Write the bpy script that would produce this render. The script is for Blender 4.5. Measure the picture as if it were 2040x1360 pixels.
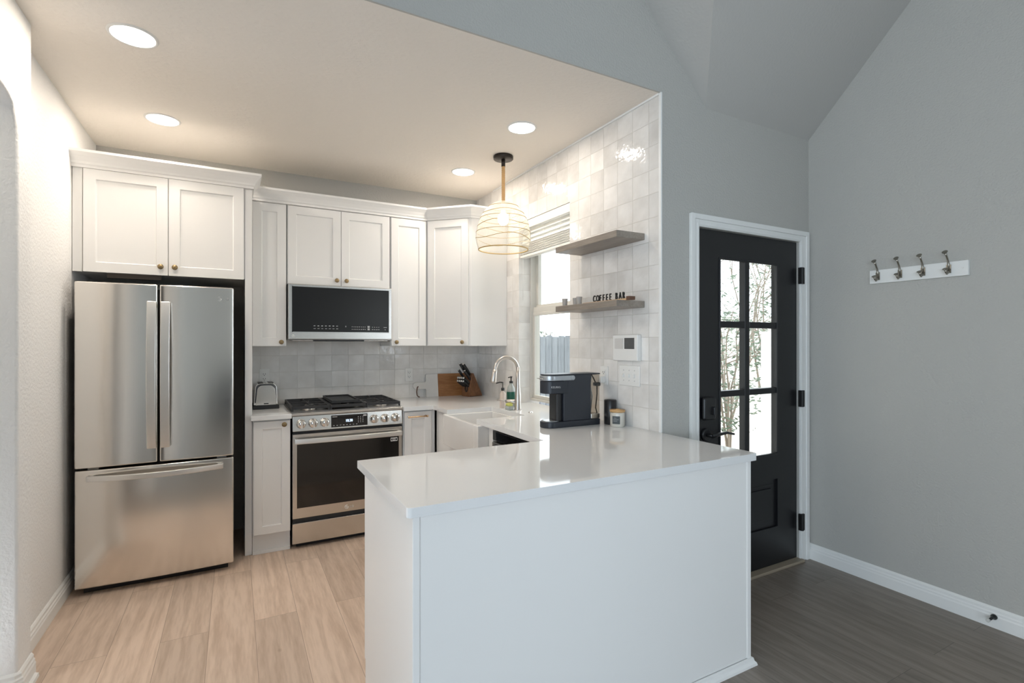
import bpy, bmesh, math, random
from mathutils import Vector, Matrix
random.seed(7)
PI=math.pi
sc=bpy.context.scene
for o in list(bpy.data.objects): bpy.data.objects.remove(o)
COL=sc.collection

# ---------------------------------------------------------------- camera
cd=bpy.data.cameras.new('camera'); cam=bpy.data.objects.new('camera',cd); COL.objects.link(cam)
cam.location=(0,0,1.3865)
cam.rotation_euler=(PI/2+0.001,0,-0.4973)
cd.sensor_width=36; cd.lens=1017.4/2040*36; cd.clip_start=.05
cd.shift_y=0.0008
sc.camera=cam
# ---------------------------------------------------------------- light and exposure
sc.view_settings.view_transform='Standard'; sc.view_settings.look='None'
sc.view_settings.exposure=0.27; sc.view_settings.gamma=1.0
sc.view_settings.use_curve_mapping=False
W=bpy.data.worlds.new('world'); sc.world=W; W.use_nodes=True
bg=W.node_tree.nodes['Background']; bg.inputs[0].default_value=(.86,.93,1,1); bg.inputs[1].default_value=3.4
def light(name,kind,loc,power,color,rot=(0,0,0),size=None,size_y=None,shape=None,spread=None,angle=None):
    l=bpy.data.lights.new(name,kind); l.energy=power; l.color=color
    if kind=='AREA':
        l.shape=shape or 'RECTANGLE'; l.size=size
        if size_y: l.size_y=size_y
        if spread: l.spread=spread
    if kind=='POINT': l.shadow_soft_size=size
    if kind=='SUN': l.angle=angle
    o=bpy.data.objects.new(name,l); o.location=loc; o.rotation_euler=rot; COL.objects.link(o); return o
COOL=(.53,.75,1.0); WEST=(.74,.88,1.0); XE_=3.262
# area lights for unseen windows behind the camera, added to bring in daylight
light('unseen_window_fill','AREA',(-2.7,-3.42,1.7),64,COOL,(PI/2,0,0),2.3,2.5)
light('unseen_window_fill','AREA',(-3.95,-1.9,1.65),88,WEST,(PI/2,0,-PI/2),1.8,2.1)  # added fill from an unseen west window, brightens the right wall
light('unseen_window_fill','AREA',(XE_-.03,-2.5,1.65),24,WEST,(PI/2,0,PI/2),1.5,2.1)  # added fill from an unseen east window, brightens the left wall
sun=light('sun','SUN',(0,8,9),3.2,(1,.95,.86),angle=.01)
sun.rotation_euler=Vector((-.25,-.62,-.95)).to_track_quat('-Z','Y').to_euler()

XT,XL,YB,YD,XE,HC=1.972,-.815,4.32,1.988,3.262,2.705
CH=.914
# ---------------------------------------------------------------- materials
def nt(name):
    m=bpy.data.materials.new(name); m.use_nodes=True
    t=m.node_tree; return m,t,t.nodes['Principled BSDF']
def N(t,k,**kw):
    n=t.nodes.new(k)
    for a,b in kw.items(): setattr(n,a,b)
    return n
def mat(name,col,rough=.5,metal=0,bump=0,scale=60,spec=.5,coat=0,aniso=0,trans=0,emit=None,estr=1,stretch=None,var=0,detail=3,dist=.002,ior=None,alpha=None,sheen=0):
    m,t,b=nt(name)
    b.inputs['Base Color'].default_value=(*col,1); b.inputs['Roughness'].default_value=rough
    b.inputs['Metallic'].default_value=metal; b.inputs['Specular IOR Level'].default_value=spec
    b.inputs['Coat Weight'].default_value=coat; b.inputs['Coat Roughness'].default_value=.08
    b.inputs['Anisotropic'].default_value=aniso
    b.inputs['Transmission Weight'].default_value=trans
    if ior: b.inputs['IOR'].default_value=ior
    if emit: b.inputs['Emission Color'].default_value=(*emit,1); b.inputs['Emission Strength'].default_value=estr
    if bump or var:
        tc=N(t,'ShaderNodeTexCoord'); mp=N(t,'ShaderNodeMapping')
        if stretch: mp.inputs['Scale'].default_value=stretch
        no=N(t,'ShaderNodeTexNoise'); no.inputs['Scale'].default_value=scale; no.inputs['Detail'].default_value=detail
        t.links.new(tc.outputs['Object'],mp.inputs[0]); t.links.new(mp.outputs[0],no.inputs['Vector'])
        if bump:
            bp=N(t,'ShaderNodeBump'); bp.inputs['Strength'].default_value=bump; bp.inputs['Distance'].default_value=dist
            t.links.new(no.outputs['Fac'],bp.inputs['Height']); t.links.new(bp.outputs[0],b.inputs['Normal'])
        if var:
            mx=N(t,'ShaderNodeMix',data_type='RGBA'); mx.inputs['A'].default_value=(*[c*(1-var) for c in col],1)
            mx.inputs['B'].default_value=(*[min(1,c*(1+var)) for c in col],1)
            t.links.new(no.outputs['Fac'],mx.inputs['Factor']); t.links.new(mx.outputs['Result'],b.inputs['Base Color'])
    return m
def wood_mat(name,c1,c2,rough=.5,scale=6,stretch=(1,.12,1),rotz=0,bump=.15):
    m,t,b=nt(name)
    tc=N(t,'ShaderNodeTexCoord'); mp=N(t,'ShaderNodeMapping'); mp.inputs['Scale'].default_value=stretch
    no=N(t,'ShaderNodeTexNoise'); no.inputs['Scale'].default_value=scale; no.inputs['Detail'].default_value=8; no.inputs['Distortion'].default_value=1.2
    no2=N(t,'ShaderNodeTexNoise'); no2.inputs['Scale'].default_value=scale*9; no2.inputs['Detail'].default_value=4
    t.links.new(tc.outputs['Object'],mp.inputs[0])
    for n in (no,no2): t.links.new(mp.outputs[0],n.inputs['Vector'])
    ad=N(t,'ShaderNodeMath',operation='MULTIPLY_ADD'); ad.inputs[1].default_value=.45
    t.links.new(no2.outputs['Fac'],ad.inputs[0])
    sb=N(t,'ShaderNodeMath',operation='MULTIPLY'); sb.inputs[1].default_value=.6
    t.links.new(no.outputs['Fac'],sb.inputs[0]); t.links.new(sb.outputs[0],ad.inputs[2])
    cr=N(t,'ShaderNodeValToRGB'); cr.color_ramp.elements[0].position=.35; cr.color_ramp.elements[1].position=.68
    cr.color_ramp.elements[0].color=(*c1,1); cr.color_ramp.elements[1].color=(*c2,1)
    t.links.new(ad.outputs[0],cr.inputs[0]); t.links.new(cr.outputs[0],b.inputs['Base Color'])
    bp=N(t,'ShaderNodeBump'); bp.inputs['Strength'].default_value=bump; bp.inputs['Distance'].default_value=.001
    t.links.new(ad.outputs[0],bp.inputs['Height']); t.links.new(bp.outputs[0],b.inputs['Normal'])
    b.inputs['Roughness'].default_value=rough
    return m
def floor_mat(name,base,dark,knot,phase,rough=.42):
    # planks run along world y; brick rows stack along x
    m,t,b=nt(name)
    tc=N(t,'ShaderNodeTexCoord'); sx=N(t,'ShaderNodeSeparateXYZ'); cx=N(t,'ShaderNodeCombineXYZ')
    t.links.new(tc.outputs['Object'],sx.inputs[0])
    sub=N(t,'ShaderNodeMath',operation='ADD'); sub.inputs[1].default_value=phase
    t.links.new(sx.outputs['X'],sub.inputs[0])
    t.links.new(sx.outputs['Y'],cx.inputs['X']); t.links.new(sub.outputs[0],cx.inputs['Y'])
    br=N(t,'ShaderNodeTexBrick'); br.offset=.37; br.offset_frequency=2; br.squash=1
    br.inputs['Scale'].default_value=1; br.inputs['Brick Width'].default_value=1.75; br.inputs['Row Height'].default_value=.195
    br.inputs['Mortar Size'].default_value=.0011; br.inputs['Mortar Smooth'].default_value=.3
    br.inputs['Color1'].default_value=(.0,.0,.0,1); br.inputs['Color2'].default_value=(1,1,1,1); br.inputs['Mortar'].default_value=(.5,.5,.5,1)
    t.links.new(cx.outputs[0],br.inputs['Vector'])
    # grain, shifted per plank
    vm=N(t,'ShaderNodeVectorMath',operation='MULTIPLY_ADD'); vm.inputs[1].default_value=(37,11,23)
    t.links.new(br.outputs['Color'],vm.inputs[0]); t.links.new(tc.outputs['Object'],vm.inputs[2])
    mp=N(t,'ShaderNodeMapping'); mp.inputs['Scale'].default_value=(1,.1,1); t.links.new(vm.outputs[0],mp.inputs[0])
    n1=N(t,'ShaderNodeTexNoise'); n1.inputs['Scale'].default_value=7; n1.inputs['Detail'].default_value=9; n1.inputs['Distortion'].default_value=3.5
    n2=N(t,'ShaderNodeTexNoise'); n2.inputs['Scale'].default_value=90; n2.inputs['Detail'].default_value=4
    for n in (n1,n2): t.links.new(mp.outputs[0],n.inputs['Vector'])
    wv=N(t,'ShaderNodeTexWave'); wv.wave_type='RINGS'; wv.rings_direction='Y'; wv.inputs['Scale'].default_value=5.5; wv.inputs['Distortion'].default_value=5.5; wv.inputs['Detail'].default_value=3; wv.inputs['Detail Scale'].default_value=1.3; wv.inputs['Detail Roughness'].default_value=.6
    t.links.new(mp.outputs[0],wv.inputs['Vector'])
    a0=N(t,'ShaderNodeMath',operation='MULTIPLY'); a0.inputs[1].default_value=.09; t.links.new(wv.outputs['Fac'],a0.inputs[0])
    a=N(t,'ShaderNodeMath',operation='MULTIPLY_ADD'); a.inputs[1].default_value=.40; t.links.new(n2.outputs['Fac'],a.inputs[0]); t.links.new(a0.outputs[0],a.inputs[2])
    a2=N(t,'ShaderNodeMath',operation='MULTIPLY_ADD'); a2.inputs[1].default_value=.52; t.links.new(n1.outputs['Fac'],a2.inputs[0]); t.links.new(a.outputs[0],a2.inputs[2])
    cr=N(t,'ShaderNodeValToRGB'); e=cr.color_ramp.elements; e[0].position=.36; e[1].position=.60
    e[0].color=(*dark,1); e[1].color=(*base,1); t.links.new(a2.outputs[0],cr.inputs[0])
    # plank to plank tone
    hv=N(t,'ShaderNodeHueSaturation'); mr=N(t,'ShaderNodeMapRange'); mr.inputs['To Min'].default_value=.88; mr.inputs['To Max'].default_value=1.10
    t.links.new(br.outputs['Color'],mr.inputs['Value']); t.links.new(mr.outputs[0],hv.inputs['Value']); t.links.new(cr.outputs[0],hv.inputs['Color'])
    # knots
    mk=N(t,'ShaderNodeMapping'); mk.inputs['Scale'].default_value=(1,.55,1); t.links.new(tc.outputs['Object'],mk.inputs[0])
    vo=N(t,'ShaderNodeTexVoronoi'); vo.inputs['Scale'].default_value=4.2; t.links.new(mk.outputs[0],vo.inputs['Vector'])
    kr=N(t,'ShaderNodeValToRGB'); kr.color_ramp.elements[0].color=(1,1,1,1); kr.color_ramp.elements[1].color=(0,0,0,1)
    kr.color_ramp.elements[0].position=.015; kr.color_ramp.elements[1].position=.055; t.links.new(vo.outputs['Distance'],kr.inputs[0])
    sc2=N(t,'ShaderNodeMath',operation='MULTIPLY'); sc2.inputs[1].default_value=.6; t.links.new(kr.outputs[0],sc2.inputs[0])
    mx=N(t,'ShaderNodeMix',data_type='RGBA'); mx.inputs['B'].default_value=(*knot,1)
    t.links.new(sc2.outputs[0],mx.inputs['Factor']); t.links.new(hv.outputs[0],mx.inputs['A'])
    mm=N(t,'ShaderNodeMix',data_type='RGBA'); mm.inputs['B'].default_value=(*[c*.62 for c in dark],1)
    t.links.new(br.outputs['Fac'],mm.inputs['Factor']); t.links.new(mx.outputs['Result'],mm.inputs['A'])
    t.links.new(mm.outputs['Result'],b.inputs['Base Color'])
    iv=N(t,'ShaderNodeMath',operation='SUBTRACT'); iv.inputs[0].default_value=1; t.links.new(br.outputs['Fac'],iv.inputs[1])
    ia=N(t,'ShaderNodeMath',operation='MULTIPLY_ADD'); ia.inputs[1].default_value=.12; t.links.new(a2.outputs[0],ia.inputs[0]); t.links.new(iv.outputs[0],ia.inputs[2])
    bp=N(t,'ShaderNodeBump'); bp.inputs['Strength'].default_value=.35; bp.inputs['Distance'].default_value=.001
    t.links.new(ia.outputs[0],bp.inputs['Height']); t.links.new(bp.outputs[0],b.inputs['Normal'])
    b.inputs['Roughness'].default_value=rough
    return m
def tile_mat(name,ax,px,pz):
    # handmade square glazed tile, stacked; ax = horizontal axis, px,pz = joint positions
    m,t,b=nt(name)
    tc=N(t,'ShaderNodeTexCoord'); sx=N(t,'ShaderNodeSeparateXYZ'); cx=N(t,'ShaderNodeCombineXYZ')
    t.links.new(tc.outputs['Object'],sx.inputs[0])
    P=.1285
    for s,d,ph in ((ax,'X',px),('Z','Y',pz)):
        a=N(t,'ShaderNodeMath',operation='ADD'); a.inputs[1].default_value=-ph+P*40
        t.links.new(sx.outputs[s],a.inputs[0]); t.links.new(a.outputs[0],cx.inputs[d])
    br=N(t,'ShaderNodeTexBrick'); br.offset=0; br.squash=1
    br.inputs['Scale'].default_value=1; br.inputs['Brick Width'].default_value=P; br.inputs['Row Height'].default_value=P
    br.inputs['Mortar Size'].default_value=.0015; br.inputs['Mortar Smooth'].default_value=.6
    br.inputs['Color1'].default_value=(0,0,0,1); br.inputs['Color2'].default_value=(1,1,1,1); br.inputs['Mortar'].default_value=(.5,.5,.5,1)
    t.links.new(cx.outputs[0],br.inputs['Vector'])
    vm=N(t,'ShaderNodeVectorMath',operation='MULTIPLY_ADD'); vm.inputs[1].default_value=(17,31,23)
    t.links.new(br.outputs['Color'],vm.inputs[0]); t.links.new(tc.outputs['Object'],vm.inputs[2])
    n1=N(t,'ShaderNodeTexNoise'); n1.inputs['Scale'].default_value=7; n1.inputs['Detail'].default_value=3; t.links.new(vm.outputs[0],n1.inputs['Vector'])
    n2=N(t,'ShaderNodeTexNoise'); n2.inputs['Scale'].default_value=20; n2.inputs['Detail'].default_value=2; t.links.new(vm.outputs[0],n2.inputs['Vector'])
    cr=N(t,'ShaderNodeValToRGB'); e=cr.color_ramp.elements; e[0].position=.3; e[1].position=.7
    e[0].color=(.69,.665,.63,1); e[1].color=(.84,.82,.79,1); t.links.new(n1.outputs['Fac'],cr.inputs[0])
    hv=N(t,'ShaderNodeHueSaturation'); mr=N(t,'ShaderNodeMapRange'); mr.inputs['To Min'].default_value=.90; mr.inputs['To Max'].default_value=1.06
    t.links.new(br.outputs['Color'],mr.inputs['Value']); t.links.new(mr.outputs[0],hv.inputs['Value']); t.links.new(cr.outputs[0],hv.inputs['Color'])
    mm=N(t,'ShaderNodeMix',data_type='RGBA'); mm.inputs['B'].default_value=(.70,.67,.62,1)
    t.links.new(br.outputs['Fac'],mm.inputs['Factor']); t.links.new(hv.outputs[0],mm.inputs['A']); t.links.new(mm.outputs['Result'],b.inputs['Base Color'])
    iv=N(t,'ShaderNodeMath',operation='MULTIPLY_ADD'); iv.inputs[1].default_value=-.45; t.links.new(br.outputs['Fac'],iv.inputs[0]); t.links.new(n2.outputs['Fac'],iv.inputs[2])
    bp=N(t,'ShaderNodeBump'); bp.inputs['Strength'].default_value=1; bp.inputs['Distance'].default_value=.0024
    t.links.new(iv.outputs[0],bp.inputs['Height']); t.links.new(bp.outputs[0],b.inputs['Normal'])
    rr=N(t,'ShaderNodeMath',operation='MULTIPLY_ADD'); rr.inputs[1].default_value=.5; rr.inputs[2].default_value=.09
    t.links.new(br.outputs['Fac'],rr.inputs[0]); t.links.new(rr.outputs[0],b.inputs['Roughness'])
    return m
def glass_mat(name,tint=(1,1,1),rough=0):
    m,t,b=nt(name); t.nodes.remove(b); out=t.nodes['Material Output']
    tr=N(t,'ShaderNodeBsdfTransparent'); tr.inputs[0].default_value=(*tint,1)
    gl=N(t,'ShaderNodeBsdfGlossy'); gl.inputs['Roughness'].default_value=.02
    lw=N(t,'ShaderNodeLayerWeight'); lw.inputs[0].default_value=.5
    pw=N(t,'ShaderNodeMath',operation='POWER'); pw.inputs[1].default_value=5; t.links.new(lw.outputs['Facing'],pw.inputs[0])
    fr=N(t,'ShaderNodeMath',operation='MULTIPLY_ADD'); fr.inputs[1].default_value=.6; fr.inputs[2].default_value=.03; t.links.new(pw.outputs[0],fr.inputs[0])
    mx=N(t,'ShaderNodeMixShader'); t.links.new(fr.outputs[0],mx.inputs[0]); t.links.new(tr.outputs[0],mx.inputs[1]); t.links.new(gl.outputs[0],mx.inputs[2])
    t.links.new(mx.outputs[0],out.inputs[0]); return m
M={}
M['wall']=mat('greige_orange_peel_paint',(.48,.47,.44),.5,bump=.75,scale=95,dist=.004,detail=2,spec=.35)
M['wall_left']=mat('pale_orange_peel_paint',(.84,.83,.81),.5,bump=.75,scale=70,dist=.004,detail=2,spec=.35)
M['ceil']=mat('textured_ceiling_paint',(.85,.80,.735),.7,bump=.8,scale=45,dist=.004,detail=3,spec=.2)
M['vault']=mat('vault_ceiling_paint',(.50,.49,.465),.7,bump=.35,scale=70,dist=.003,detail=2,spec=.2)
M['trim']=mat('white_trim_paint',(.82,.82,.80),.35)
M['cab']=mat('white_cabinet_lacquer',(.83,.82,.80),.32,spec=.4)
M['cab_dark']=mat('cabinet_interior_brown',(.13,.105,.085),.6)
M['quartz']=mat('white_quartz',(.77,.77,.765),.06,var=.03,scale=400,spec=.5)
M['tile_r']=tile_mat('glazed_tile_right','Y',2.078,1.545)
M['tile_b']=tile_mat('glazed_tile_back','X',1.972,1.545-.0)
M['floor_k']=floor_mat('light_oak_planks',(.66,.52,.415),(.50,.375,.285),(.22,.15,.10),-.087+.195*20)
M['floor_e']=floor_mat('darker_planks',(.27,.225,.19),(.185,.155,.13),(.04,.035,.03),-.087+.195*20+.085,.38)  # same plank pattern as the kitchen, in a darker grey-brown
M['steel']=mat('brushed_steel',(.66,.635,.60),.24,1,bump=.12,scale=3,stretch=(1,1,120),dist=.0006,aniso=.5)
M['steel_v']=mat('brushed_steel_door',(.80,.77,.73),.17,1,bump=.4,scale=5.5,stretch=(1,1,.06),dist=.004,detail=1)
M['steel_d']=mat('dark_brushed_steel',(.30,.29,.28),.3,1)
M['chrome']=mat('polished_chrome',(.80,.79,.77),.08,1)
M['nickel']=mat('brushed_nickel',(.58,.54,.50),.34,1)
M['brass']=mat('aged_brass',(.30,.22,.12),.42,1)
M['satin']=mat('satin_aluminium_bar',(.80,.785,.76),.38,1)
M['brass_l']=mat('satin_brass',(.72,.50,.30),.3,1)
M['pewter']=mat('dark_pewter',(.33,.31,.27),.26,1)
M['black']=mat('black_plastic',(.012,.012,.013),.35)
M['black_m']=mat('matte_black_iron',(.02,.02,.021),.5,bump=.2,scale=300,dist=.0004)
M['blackglass']=mat('black_glass',(.006,.006,.007),.05,spec=.6)
M['ovenglass']=mat('oven_window_glass',(.012,.011,.010),.07,spec=.6)
M['ink']=mat('black_ink',(.008,.008,.008),.6)
M['door']=mat('black_door_paint',(.008,.0085,.010),.36,bump=.1,scale=40,dist=.001)
M['hinge']=mat('black_hinge_metal',(.006,.006,.006),.5)
M['white']=mat('white_plastic',(.80,.79,.76),.35)
M['screen']=mat('grey_lcd',(.10,.10,.098),.2)
M['grille']=mat('off_white_grille',(.62,.60,.57),.6)
M['ceramic']=mat('white_fireclay',(.80,.785,.76),.12)
M['frame']=mat('almond_window_vinyl',(.62,.60,.55),.45)
M['blind']=mat('white_faux_wood_slats',(.80,.785,.74),.4)
M['shelf']=wood_mat('grey_walnut_shelf',(.20,.165,.135),(.33,.285,.24),.4,scale=10,stretch=(1,.1,1))
M['board']=wood_mat('acacia_board',(.22,.085,.025),(.42,.19,.07),.45,scale=14,stretch=(.15,1,1))
M['block']=wood_mat('walnut_block',(.13,.05,.02),(.27,.12,.05),.4,scale=16,stretch=(1,1,.3))
M['marble']=mat('pale_marble',(.70,.675,.64),.3,var=.1,scale=9,detail=6)
M['pine']=wood_mat('light_pine',(.55,.36,.19),(.70,.50,.31),.5,scale=14,stretch=(1,.1,1))
M['lidwood']=wood_mat('bamboo_lid',(.52,.30,.12),(.66,.42,.20),.5,scale=20)
M['rope']=mat('jute_rope',(.50,.31,.14),.85,bump=.6,scale=300,dist=.002)
M['rattan']=mat('pale_rattan',(.90,.87,.77),.55)
M['rattan_d']=mat('golden_rattan_hoop',(.52,.36,.14),.55)
M['navy']=mat('navy_black_speckled_plastic',(.016,.02,.028),.42,var=.5,scale=500)
M['silver']=mat('silver_plastic',(.42,.44,.46),.3,.6)
M['cup']=mat('grey_stoneware',(.46,.43,.40),.6)
M['tankglass']=glass_mat('tinted_tank_plastic',(.80,.775,.74))
M['glass']=glass_mat('clear_glass',(.97,.985,.98))
M['tank']=mat('clear_tank_plastic',(.80,.76,.72),.12,trans=.85,ior=1.2)
M['candleglass']=mat('frosted_candle_glass',(.62,.60,.54),.15)
M['label_g']=mat('charcoal_label',(.085,.10,.105),.7)
M['green']=mat('dark_green_soap',(.01,.085,.055),.15)
M['soapclear']=mat('clear_soap_bottle',(.62,.66,.63),.12,trans=.5)
M['pinkb']=mat('pale_soap_bottle',(.62,.52,.45),.2)
M['sponge']=mat('yellow_sponge',(.60,.62,.16),.9)
M['leather']=mat('brown_leather',(.12,.055,.03),.6)
M['led']=mat('blue_white_digits',(.1,.1,.1),.5,emit=(.55,.72,1),estr=3)
M['print']=mat('pale_grey_print',(.45,.45,.45),.5)
M['logo']=mat('silver_emblem',(.82,.82,.80),.3,.3)
M['lens']=mat('downlight_diffuser',(.9,.9,.9),.5,emit=(1,.96,.91),estr=8)
M['bulb']=mat('glowing_bulb',(.9,.9,.9),.5,emit=(1,.94,.84),estr=6)
M['canopy']=mat('dark_bronze',(.035,.028,.024),.35,.7)
M['fence']=wood_mat('weathered_fence_wood',(.10,.112,.125),(.20,.215,.23),.8,scale=8,stretch=(1,1,.12))
M['ground']=mat('pale_gravel',(.62,.57,.50),.9,bump=.6,scale=60,var=.2,dist=.02)
M['leaf']=mat('bright_leaves',(.085,.115,.07),.5,var=.5,scale=20)
M['bark']=mat('pale_bark',(.20,.165,.13),.8,bump=.5,scale=30)
M['render']=mat('cream_render',(.75,.72,.66),.8,bump=.3,scale=30)
M['white_out']=mat('white_exterior_paint',(.85,.86,.86),.4)
M['tan']=mat('tan_threshold',(.33,.27,.20),.5)
M['sofa']=mat('charcoal_fabric',(.05,.052,.056),.9)
M['body']=mat('dark_grey_appliance_side',(.035,.034,.033),.5)
M['rubber']=mat('pale_rubber_tip',(.6,.6,.57),.7)

# ---------------------------------------------------------------- mesh helpers
class MB:
    def __init__(s): s.b=bmesh.new()
    def quadgrid(s,rings,closed=True,cap=True,smooth=True):
        vs=[[s.b.verts.new(p) for p in r] for r in rings]; n=len(rings[0])
        for i in range(len(vs)-1):
            for j in range(n if closed else n-1):
                k=(j+1)%n
                f=s.b.faces.new((vs[i][j],vs[i][k],vs[i+1][k],vs[i+1][j])); f.smooth=smooth
        if cap and closed:
            if n>2:
                s.b.faces.new(list(reversed(vs[0]))); s.b.faces.new(vs[-1])
        return s
    def box(s,x0,x1,y0,y1,z0,z1,rz=0,piv=None):
        P=[(x0,y0,z0),(x1,y0,z0),(x1,y1,z0),(x0,y1,z0),(x0,y0,z1),(x1,y0,z1),(x1,y1,z1),(x0,y1,z1)]
        if rz:
            c=Vector(piv or ((x0+x1)/2,(y0+y1)/2,0)); R=Matrix.Rotation(rz,4,'Z')
            P=[R@(Vector(p)-c)+c for p in P]
        v=[s.b.verts.new(p) for p in P]
        for f in ((0,3,2,1),(4,5,6,7),(0,1,5,4),(1,2,6,5),(2,3,7,6),(3,0,4,7)): s.b.faces.new([v[i] for i in f])
        return s
    def prism(s,pts,vec,smooth=False):
        # polygon pts (3D) extruded by vec
        vec=Vector(vec); a=[s.b.verts.new(p) for p in pts]; c=[s.b.verts.new(Vector(p)+vec) for p in pts]; n=len(pts)
        s.b.faces.new(a); s.b.faces.new(list(reversed(c)))
        for i in range(n):
            f=s.b.faces.new((a[i],c[i],c[(i+1)%n],a[(i+1)%n])); f.smooth=smooth
        return s
    def ring(s,c,r,axis,n=20,ry=None):
        axis=Vector(axis).normalized(); u=axis.orthogonal().normalized()
        if abs(axis.z)<.99: u=Vector((0,0,1)).cross(axis).normalized()
        w=axis.cross(u); c=Vector(c)
        return [c+u*math.cos(2*PI*i/n)*r+w*math.sin(2*PI*i/n)*(ry if ry is not None else r) for i in range(n)]
    def cyl(s,a,b,r,r2=None,n=20):
        a=Vector(a); b=Vector(b); r2=r if r2 is None else r2
        return s.quadgrid([s.ring(a,r,b-a,n),s.ring(b,r2,b-a,n)])
    def tube(s,pts,r,n=8,ry=None):
        pts=[Vector(p) for p in pts]; rs=r if isinstance(r,(list,tuple)) else [r]*len(pts); rings=[]
        t0=(pts[1]-pts[0]).normalized(); u=t0.orthogonal().normalized()
        if abs(t0.z)<.95: u=Vector((0,0,1)).cross(t0).normalized()
        for i,p in enumerate(pts):
            t=((pts[min(i+1,len(pts)-1)]-pts[max(i-1,0)])).normalized()
            u=(u-t*u.dot(t)).normalized(); w=t.cross(u)
            k=(ry/r) if (ry and not isinstance(r,(list,tuple))) else 1
            rings.append([p+u*math.cos(2*PI*j/n)*rs[i]+w*math.sin(2*PI*j/n)*rs[i]*k for j in range(n)])
        return s.quadgrid(rings)
    def lathe(s,prof,c=(0,0,0),n=28,axis='z',cap=True):
        rings=[]
        for r,h in prof:
            rr=max(r,1e-4)
            if axis=='z': rings.append([(c[0]+rr*math.cos(2*PI*j/n),c[1]+rr*math.sin(2*PI*j/n),c[2]+h) for j in range(n)])
            elif axis=='y': rings.append([(c[0]+rr*math.cos(2*PI*j/n),c[1]+h,c[2]+rr*math.sin(2*PI*j/n)) for j in range(n)])
            else: rings.append([(c[0]+h,c[1]+rr*math.cos(2*PI*j/n),c[2]+rr*math.sin(2*PI*j/n)) for j in range(n)])
        return s.quadgrid(rings,cap=cap)
    def sphere(s,c,r,n=14,sz=1):
        return s.lathe([(r*math.sin(PI*i/n),-r*sz*math.cos(PI*i/n)) for i in range(n+1)],c,n=n+4)
    def sweep(s,prof,path,z=0,smooth=False,closed=False):
        # prof [(out,z)], path [(x,y)] ; outward = right hand of travel
        pth=[Vector(p) for p in path]; rings=[]
        n=len(pth)
        for i in range(n):
            d1=(pth[i]-pth[i-1]).normalized() if i>0 else None
            d2=(pth[i+1]-pth[i]).normalized() if i<n-1 else None
            if d1 is None: d1=d2
            if d2 is None: d2=d1
            n1=Vector((d1.y,-d1.x)); n2=Vector((d2.y,-d2.x)); m=(n1+n2).normalized(); m=m/max(.2,m.dot(n1))
            rings.append([(pth[i].x+m.x*o,pth[i].y+m.y*o,z+h) for o,h in prof])
        return s.quadgrid(rings,smooth=smooth)
    def shaker(s,x0,x1,z0,z1,y,th=.02,st=.057,rec=.009,top=None):
        # door front facing -y at y
        s.box(x0,x1,y+rec+.001,y+th,z0,z1)
        t=top or st
        a,b_,c,d=x0+st,x1-st,z0+st,z1-t
        e=.004
        O=[(x0,z0),(x1,z0),(x1,z1),(x0,z1)]; I=[(a,c),(b_,c),(b_,d),(a,d)]; J=[(a+e,c+e),(b_-e,c+e),(b_-e,d-e),(a+e,d-e)]
        vo=[s.b.verts.new((p[0],y,p[1])) for p in O]; vi=[s.b.verts.new((p[0],y,p[1])) for p in I]
        vj=[s.b.verts.new((p[0],y+rec,p[1])) for p in J]; vb=[s.b.verts.new((p[0],y+rec,p[1])) for p in O]
        for i in range(4):
            k=(i+1)%4
            s.b.faces.new((vo[i],vo[k],vi[k],vi[i])); s.b.faces.new((vi[i],vi[k],vj[k],vj[i])); s.b.faces.new((vb[i],vb[k],vo[k],vo[i]))
        s.b.faces.new(vj)
        return s
    def xf(s,mtx):
        bmesh.ops.transform(s.b,matrix=mtx,verts=s.b.verts); return s
    def build(s,name,m,parent=None,bevel=0,seg=2,fix=True):
        if fix: bmesh.ops.recalc_face_normals(s.b,faces=s.b.faces)
        me=bpy.data.meshes.new(name); s.b.to_mesh(me); s.b.free()
        me.materials.append(M[m] if isinstance(m,str) else m)
        o=bpy.data.objects.new(name,me); COL.objects.link(o)
        if bevel:
            bv=o.modifiers.new('bevel','BEVEL'); bv.width=bevel; bv.segments=seg; bv.limit_method='ANGLE'; bv.angle_limit=.6
            for p in me.polygons: p.use_smooth=True
            wn=o.modifiers.new('wn','WEIGHTED_NORMAL'); wn.keep_sharp=True
        if parent:
            o.parent=parent; o.matrix_parent_inverse=Matrix.Translation(-Vector(parent.location)) if not parent.rotation_euler.z else parent_inv(parent)
        return o
def parent_inv(p):
    mw=Matrix.Translation(p.location)@Matrix.Rotation(p.rotation_euler.z,4,'Z')
    if p.parent: mw=mw
    return mw.inverted()
def tag(o,label=None,cat=None,group=None,kind=None):
    if label: o['label']=label
    if cat: o['category']=cat
    if group: o['group']=group
    if kind: o['kind']=kind
    return o
def thing(name,label,cat,loc=(0,0,0),group=None):
    o=bpy.data.objects.new(name,None); o.empty_display_size=.05; o.location=loc; COL.objects.link(o)
    return tag(o,label,cat,group)
def struct(name,mb,m,label=None,bevel=0,parent=None):
    o=mb.build(name,m,parent,bevel); 
    if not parent: o['kind']='structure'
    if label: o['label']=label
    return o
def copy_thing(src,loc=None,dx=None,label=None):
    # one copied thing with copies of its parts (and theirs)
    r=src.copy(); COL.objects.link(r)
    if loc is not None: r.location=loc
    if label: r['label']=label
    def rec(a,b):
        for ch in list(a.children):
            c=ch.copy(); COL.objects.link(c); mi=ch.matrix_parent_inverse.copy(); c.parent=b; c.matrix_parent_inverse=mi; rec(ch,c)
    rec(src,r)
    return r
def sub(o,name_parent): pass
TXT=[]
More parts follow.
